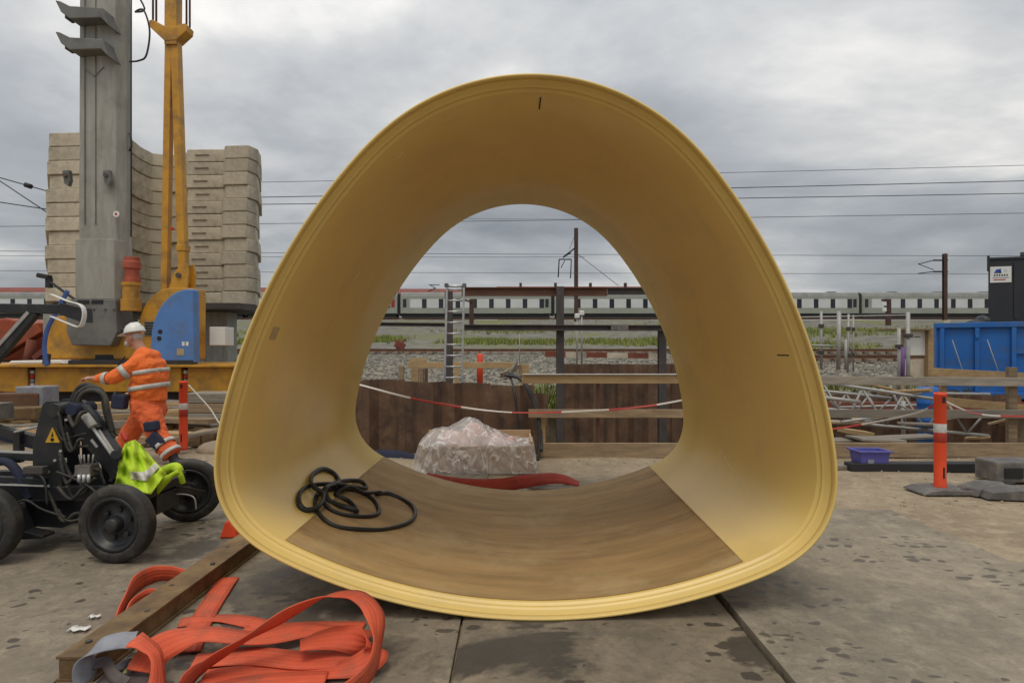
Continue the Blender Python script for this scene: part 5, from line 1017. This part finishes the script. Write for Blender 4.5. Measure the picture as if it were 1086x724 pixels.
# gravel heap behind the deck
# ---------------------------------------------------------------- timbers in front of the rig
def tim(p0, p1, w, h, m, label): return tag(MB().bar(p0, p1, w, h).build('timber_beam', m, None, bevel=.008), label, 'timber', 'timbers heaped before the rig')
rr = random.Random(3)
for k_ in range(52):
    x = rr.uniform(-10.5, -5.1); y = rr.uniform(8.9, 11.2); z = .05 + max(0, (y - 8.9)) * .15 + rr.uniform(-.03, .12); L_ = rr.uniform(.8, 2.6); a_ = rr.gauss(0, .28); w_ = rr.choice([.1, .15, .2, .25]); h_ = rr.choice([.05, .08, .12, .15])
    tim((x - L_ / 2 * math.cos(a_), y - L_ / 2 * math.sin(a_), z), (x + L_ / 2 * math.cos(a_), y + L_ / 2 * math.sin(a_), z + rr.uniform(-.05, .05)), w_, h_, (mm_ := rr.choice([M_timber, M_timber3, M_timber2, M_timber2])), {'weathered_timber': 'brown', 'grey_timber': 'grey', 'fresh_timber': 'pale'}[mm_.name] + (' squared timber' if h_ > .1 else ' wide plank' if w_ > .18 else ' narrow board') + (' at the left end' if x < -8.7 else ' in the middle' if x < -6.9 else ' at the right end') + (' of the heap front before the rig' if y < 9.7 else ' of the heap back before the rig' if y > 10.5 else ' halfway up the heap by the rig'))
d_ = 10.2
for r_ in range(4):
    for s_ in range(2):
        tim((PX(198, d_), d_ + s_ * .33, .12 + r_ * .165), (PX(258, d_), d_ + s_ * .33, .12 + r_ * .165), .3, .155, [M_timber, M_timber3][(r_ + s_) % 2], ['lowest', 'second', 'third', 'topmost'][r_] + [' front', ' rear'][s_] + ' squared timber of the neat stack right of the bollard')
for i, px in enumerate((206, 220, 236)): tim((PX(px, 8.9), 8.9, .10), (PX(px, 8.9), 9.6, .10), .18, .2, M_timber, ['left', 'middle', 'right'][i] + ' one of three short timber ends lying behind the worker')
tim((PX(160, 8.8), 8.8, .06), (PX(250, 8.8), 8.75, .30), .16, .05, M_timber3, 'grey plank leaning on the short timber ends behind the worker')
def blk(c, s, m, label, cat, nm): return tag(MB().box(c, s, (0, 0, rr.uniform(-.4, .4))).build(nm, m, None, bevel=.02), label, cat)
blk((PX(12, 10), 10.2, PZ(425, 10.2)), (.7, .4, .28), M_rail, 'rusty steel block on the timbers at the left edge', 'steel block', 'steel_block'); blk((PX(30, 10.1), 10.3, PZ(420, 10.3)), (.45, .4, .35), M_slinggrey, 'grey bundle lying on the timbers before the rig', 'bundle', 'cloth_bundle'); blk((PX(20, 9.6), 9.7, PZ(438, 9.7)), (.5, .35, .2), M_rustbeam, 'brown steel offcut below the grey bundle', 'steel block', 'steel_block')
tag(MB().ball((PX(235, 8.6), 8.6, .0), (.35, .25, .14), 12, 8).build('sand_heap', M_sand), 'small sand heap behind the bollard next to the pipe', 'sand')
# ---------------------------------------------------------------- black beam with white sheet at the left edge
AD = 9.0
ab = empty('black_boom', tuple(P(-10, 400, AD)), 'black steel boom on a diagonal strut entering from the left', 'boom')
MB().bar(P(-60, 326, AD), P(70, 328, AD), .12, .14).build('boom', M_black, ab, bevel=.01); MB().bar(P(-45, 428, AD), P(37, 330, AD), .1, .16).build('strut', M_black, ab, bevel=.01); MB().bar(P(-60, 440, AD), P(-45, 326, AD), .14, .14).build('post', M_black, ab, bevel=.01)
MB().bar(P(-50, 420, AD - .06), P(30, 331, AD - .06), .02, .05).build('strut_edge', M_galv, ab)
MB().prism([(PX(70, AD), PZ(322, AD)), (PX(92, AD), PZ(327, AD)), (PX(93, AD), PZ(342, AD)), (PX(70, AD), PZ(334, AD))], AD - .13, AD + .12).build('end_box', M_black, ab)
def wsheet(pts): return ribbon(MB(), [p - U((0, .15, 0)) for p in pts], [U((0, 1, 0))] * len(pts), .09, .012)
wsheet([P(63, 313, AD), P(80, 320, AD), P(93, 324, AD), P(97, 331, AD), P(96, 341, AD), P(92, 347, AD), P(80, 343, AD), P(63, 336, AD)]).build('white_lining', M_white, ab)
bs = empty('blue_strap', tuple(P(48, 390, 10.5)), 'blue lashing strap hanging beside the yellow slew body', 'strap')
ribbon(MB(), [P(72, 308, 10.5), P(60, 330, 10.5), P(50, 350, 10.5), P(47, 370, 10.5), P(50, 388, 10.5)], [U((1, .3, 0))] * 5, .07, .01).build('webbing', mat('strap_blue', (.06, .12, .36), .7), bs)
MB().bar(P(50, 375, 10.6), P(49, 386, 10.6), .1, .06).build('ratchet', M_darksteel, bs)
tag(MB().prism([(rx(25), rz_(385)), (rx(29), rz_(382)), (rx(80), rz_(381)), (rx(84), rz_(385))], RD - .4, RD - .1).build('white_sheet', M_white, None, bevel=.02), 'folded white sheet lying on the rig deck', 'sheet')
# orange machine behind
ex = empty('excavator', tuple(P(10, 392, 17)), 'rusty orange machine standing behind the rig at the left edge', 'excavator'); ed = 17
MB().prism([(PX(-40, ed), PZ(392, ed)), (PX(-40, ed), PZ(345, ed)), (PX(5, ed), PZ(337, ed)), (PX(48, ed), PZ(346, ed)), (PX(52, ed), PZ(392, ed))], ed, ed + 1.6).build('housing', M_excav, ex, bevel=.05)
MB().bar(P(-10, 380, ed - .3), P(46, 347, ed - .3), .3, .3).build('arm', M_excav, ex, bevel=.03); MB().cyl(P(28, 392, ed - .4), P(34, 360, ed - .4), .12).build('hydraulic_ram', M_brick, ex); MB().bar(P(36, 380, ed - .5), P(62, 360, ed - .5), .1, .14).build('lever', M_brick, ex)
for x in (-20, 8, 36): MB().cyl(P(x, 393, ed - .3), P(x, 393, ed + 1), .3, n=20).build('track_roller', M_dark, ex)
MB().span((PX(-40, ed), ed - .6, terrain_z(0, ed)), (PX(60, ed), ed + 1.6, PZ(392.5, ed))).build('track', M_dark, ex, bevel=.1)
# lamp arm on the stack's left
fl_ = empty('flood_light', tuple(P(48, 300, 13.4)), 'small dark work lamp on an arm left of the mast', 'lamp')
MB().bar(P(52, 298, 13.4), P(80, 318, 12.9), .04, .04).build('arm', M_dark, fl_); MB().box(P(47, 293, 13.4), (.26, .16, .1), (0, .2, 0)).build('lamp_head', M_dark, fl_, bevel=.02); MB().box(P(52, 300, 13.4), (.1, .1, .22)).build('bracket', M_dark, fl_)

# ---------------------------------------------------------------- railway
def track(yc, z, x0_, x1_, label, zs=0, fine=True):
    o = empty('railway_track', (x0_, yc, z), label, 'track')
    for dy_ in (-.7175, .7175):
        mb = MB(); mb.prism([(-.075, 0), (.075, 0), (.07, .018), (.012, .03), (.012, .11), (.036, .12), (.036, .155), (-.036, .155), (-.036, .12), (-.012, .11), (-.012, .03), (-.07, .018)], x0_, x1_, 'x'); mb.v = [(x, y + yc + dy_, zz + z + .1) for x, y, zz in mb.v]; mb.build('rail', M_rail, o)
    if fine:
        n_ = min(280, int((x1_ - x0_) / .65)); p0 = None
        for i in range(n_):
            if p0 is None: p0 = MB().box((0, 0, .03), (.25, 2.5, .14)).build('sleeper', M_sleeper, o, loc=(0, 0, 0)); s = p0
            else: s = p0.copy(); COL.objects.link(s)
            s.location = (.3 + i * .65, 0, 0)
    return o
track(26, .90, 7.4, 32, 'railway siding with rusty rails beyond the scaffold on the right'); track(35, 1.15, -40, 45, 'rusty railway track on ballast seen through the pipe')
ty = 98; zt0 = 6.05
track(ty, zt0 + .02, -120, 120, 'railway track under the train', fine=False)
# ---------------------------------------------------------------- train
CL = 25.0; k = ty / F
def ZT(py): return H - (py - CY) * k
names = {0: 'grey passenger coach with red doors at the left end of the train', 1: 'pale grey coach seen through the middle of the pipe', 2: 'pale grey coach behind the right part of the pipe', 3: 'pale grey coach ending right of the pipe with a black gangway', 4: 'pale grey coach behind the brown catenary mast on the right', -1: 'pale grey coach between pipe and concrete stack', -2: 'pale grey coach behind the rig at far left', 5: 'pale grey coach behind the black tank'}
xg = PX(911, ty); z_b, z_s, z_w0, z_w1, z_r, z_t = zt0 + .3, ZT(333), ZT(326.5), ZT(317), ZT(314.5), ZT(309.5)
for ci in range(-2, 6):
    xr = xg + (ci - 3) * CL; xl_ = xr - CL + .55
    co = empty('train_coach', (xl_, ty, zt0), names[ci], 'train', 'coaches of the train')
    MB().span((xl_, ty, z_s), (xr, ty + 2.9, z_r)).build('body', M_trainside, co)
    MB().prism([(ty - .01, z_r + .004), (ty + .25, z_t - .25), (ty + .8, z_t), (ty + 2.1, z_t), (ty + 2.65, z_t - .25), (ty + 2.9, z_r + .004)], xl_, xr, 'x').build('roof', M_trainroof, co)
    MB().span((xl_ + .2, ty + .15, z_s - .75), (xr - .2, ty + 2.75, z_s - .004)).build('underframe', M_dark, co)
    MB().span((xl_ + .0, ty - .03, z_s + .0), (xr, ty - .002, z_s + .12)).build('sill_stripe', M_dark, co)
    for bx_ in (xl_ + 4, xr - 4):
        bg_ = MB().span((bx_ - 1.6, ty + .2, zt0 + .45), (bx_ + 1.6, ty + 2.7, zt0 + .95)).build('bogie', M_dark, co)
        for w_ in (-1.2, 1.2): q_ = MB().cyl((bx_ + w_, ty + .6, zt0 + .72), (bx_ + w_, ty + .75, zt0 + .72), .45, n=16).build('wheel', M_dark, None); q_.parent = bg_
    nw = 8; pitch = (CL - 3.2) / nw
    for i in range(nw):
        x = xl_ + 1.4 + i * pitch; dark = (ci == 0 and 2 <= i <= 4)
        MB().span((x + .12, ty - .02, z_w0), (x + pitch * .76, ty - .002, z_w1)).build('window', M_windark if dark else M_winlight, co, bevel=.0); MB().span((x + pitch * .76 + .02, ty - .02, z_w0), (x + pitch * 1.02 + .05, ty - .002, z_w1)).build('window_pillar', M_windark, co)
    for x, m in ((xl_ + .25, M_reddoor if ci == 0 else M_trainside), (xr - 1.1, M_reddoor if ci == 0 else M_trainside)):
        d_o = MB().span((x, ty - .03, z_s + .15), (x + .85, ty - .003, z_w1 + .25)).build('door', M_trainside, co); q_ = MB().span((x + .15, ty - .05, z_w0 + .1), (x + .7, ty - .032, z_w1)).build('door_window', m if ci == 0 else M_windark, None); q_.parent = d_o
    MB().span((xr + .03, ty + .4, z_s - .2), (xr + .52, ty + 2.5, z_t - .3)).build('gangway', M_dark, co)
    if ci == 1:
        a_, b_ = P(454, 309, ty + 1.4), P(462, 305.5, ty + 1.4); c_ = P(456, 302, ty + 1.4); MB().bar(a_, b_, .15, .15).bar(b_, c_, .12, .12).bar(c_ - U((.2, 0, 0)), c_ + U((1.6, 0, 0)), .2, .1).build('pantograph', M_dark, co)
    for f in (.2, .5, .8): MB().span((xl_ + CL * f, ty + .9, z_t), (xl_ + CL * f + 1.2, ty + 1.9, z_t + .15)).build('roof_vent', M_trainroof, co)
# ---------------------------------------------------------------- buildings with red roofs
def house(px0, px1, d, ytop, yeave, label, nchim):
    x0_, x1_ = PX(px0, d), PX(px1, d); zt_, ze = PZ(ytop, d), PZ(yeave, d); o = empty('red_roofed_building', (x0_, d, 6.7), label, 'building', 'red roofed buildings behind the train')
    MB().span((x0_, d, 6.6), (x1_, d + 12, ze)).build('wall', M_bldg, o); MB().prism([(d - .5, ze), (d + 6, zt_), (d + 12.5, ze)], x0_ - .4, x1_ + .4, 'x').build('roof', M_roof, o)
    n_ = int((x1_ - x0_) / 3)
    for i in range(n_): MB().span((x0_ + 1 + i * 3, d - .03, ze - 2.4), (x0_ + 2.2 + i * 3, d - .002, ze - .9)).build('window', M_windark, o)
    for i in range(nchim): xx = x0_ + (i + .6) / nchim * (x1_ - x0_) * .95; MB().span((xx, d + 5, zt_ - .6), (xx + .6, d + 6, zt_ + .8)).build('chimney', M_mastbrown, o)
house(-30, 130, 135, 302, 315, 'red roofed long building left of the concrete stack', 1); house(232, 330, 135, 302, 313, 'red roofed building between the stack and the pipe', 1); house(395, 500, 138, 303.5, 312, 'low red roofed building at the left in the pipe opening', 0); house(528, 690, 140, 301, 311, 'long red roofed building seen through the pipe, with chimneys', 4)
# ---------------------------------------------------------------- catenary masts and wires
def mast(px, ytop, ybase, d, label, arm=True, side=-1):
    z0_ = terrain_z(PX(px, d), d); o = empty('catenary_mast', (PX(px, d), d, z0_), label, 'mast', 'catenary masts')
    x = PX(px, d); zt_ = PZ(ytop, d); MB().ibeam((x, d, z0_ - .2), (x, d, zt_), .5, .42, .05, up=(0, 1, 0)).build('post', M_mastbrown, o); MB().box((x, d, z0_ + .2), (.9, .9, .5)).build('footing', M_concrete, o)
    return o, x
mo, x = mast(611, 242, 345, 80, 'brown catenary mast with bracket arm seen through the pipe'); d = 80
def mw(o, a, b_, r_, nm='arm_tube', dd=d): MB().cyl(P(*a, dd), P(*b_, dd), r_, n=6).build(nm, M_dark, o)
mw(mo, (611, 262), (597, 273), .11); mw(mo, (597, 273), (606, 268), .06); mw(mo, (593, 275), (606, 275), .09); mw(mo, (593, 275), (592, 294), .09); mw(mo, (606, 275), (605, 295), .07); mw(mo, (599, 276), (595, 284), .06); mw(mo, (612, 269), (656, 303), .035, 'stay_wire'); mw(mo, (611, 246), (604, 264), .03, 'stay_wire')
mo, x = mast(1002, 269, 345, 85, 'brown catenary mast beside the black tank'); d = 85
for y in (276, 288): mw(mo, (1005, y), (990, y), .12, dd=85)
mw(mo, (990, 276), (974, 280), .07, dd=85); mw(mo, (990, 288), (974, 290), .07, dd=85); mw(mo, (974, 280), (990, 286), .05, dd=85)
for px, l in ((500, 'short brown signal post before the train at the ladder'), (943, 'short brown signal post with white plates before the train')):
    d2 = 84; o = empty('signal_post', tuple(P(px, 345, d2)), l, 'signal'); x = PX(px, d2); z_ = terrain_z(x, d2); MB().span((x - .3, d2, z_ - .2), (x + .3, d2 + .4, PZ(317, d2))).build('post', M_mastbrown, o); MB().bar(P(px - 8, 318, d2), P(px, 320, d2), .2, .25).build('arm', M_mastbrown, o)
    if px > 600:
        for y in (322, 328): MB().box(P(938, y, d2 - .3), (.55, .06, .55)).build('sign_plate', M_white, o)
wl = [((200, 194.6), (1120, 174.5), 50, .022, 'uppermost overhead wire crossing the sky behind the pipe'), ((200, 210.5), (1120, 191), 50, .035, 'second overhead wire from the top, darker and thicker'), ((200, 217.5), (1120, 204.5), 52, .035, 'third overhead wire from the top crossing behind the pipe'), ((-30, 240.5), (1120, 225.5), 55, .026, 'fourth overhead wire from the top crossing behind the pipe'), ((-30, 266), (1120, 271.5), 80, .032, 'fifth overhead wire, upper catenary wire above the train'), ((-30, 271), (620, 272.5), 80, .028, 'short overhead wire ending at the mast in the pipe opening'), ((-30, 287), (1120, 290.5), 85, .03, 'lowest overhead wire running just above the train'), ((400, 231), (760, 232), 60, .016, 'faint overhead wire near the top of the pipe opening')]
for a_, b_, d2, r_, l in wl:
    p0, p1 = P(*a_, d2), P(*b_, d2); tag(MB().sweep([p0.lerp(p1, t_) - U((0, 0, .3 * 4 * t_ * (1 - t_) * .3)) for t_ in np.linspace(0, 1, 17)], r_, 5).build('overhead_wire', M_wire), l, 'wire', 'overhead wires')
for a_, b_, r_, l in (((-30, 180), (90, 214), .022, 'upper slanting cable with insulator left of the stack'), ((-30, 172), (60, 232), .02, 'steep slanting cable left of the concrete stack'), ((-30, 210), (70, 225), .02, 'lower slanting cable left of the concrete stack')):
    tag(MB().cyl(P(*a_, 22), P(*b_, 22), r_, n=6).build('overhead_wire', M_wire), l, 'wire', 'overhead wires')
tag(MB().cyl(P(27, 196, 21.9), P(33, 198, 21.9), .09, n=10).build('insulator', M_dark), 'small dark insulator on the slanting cable', 'insulator')
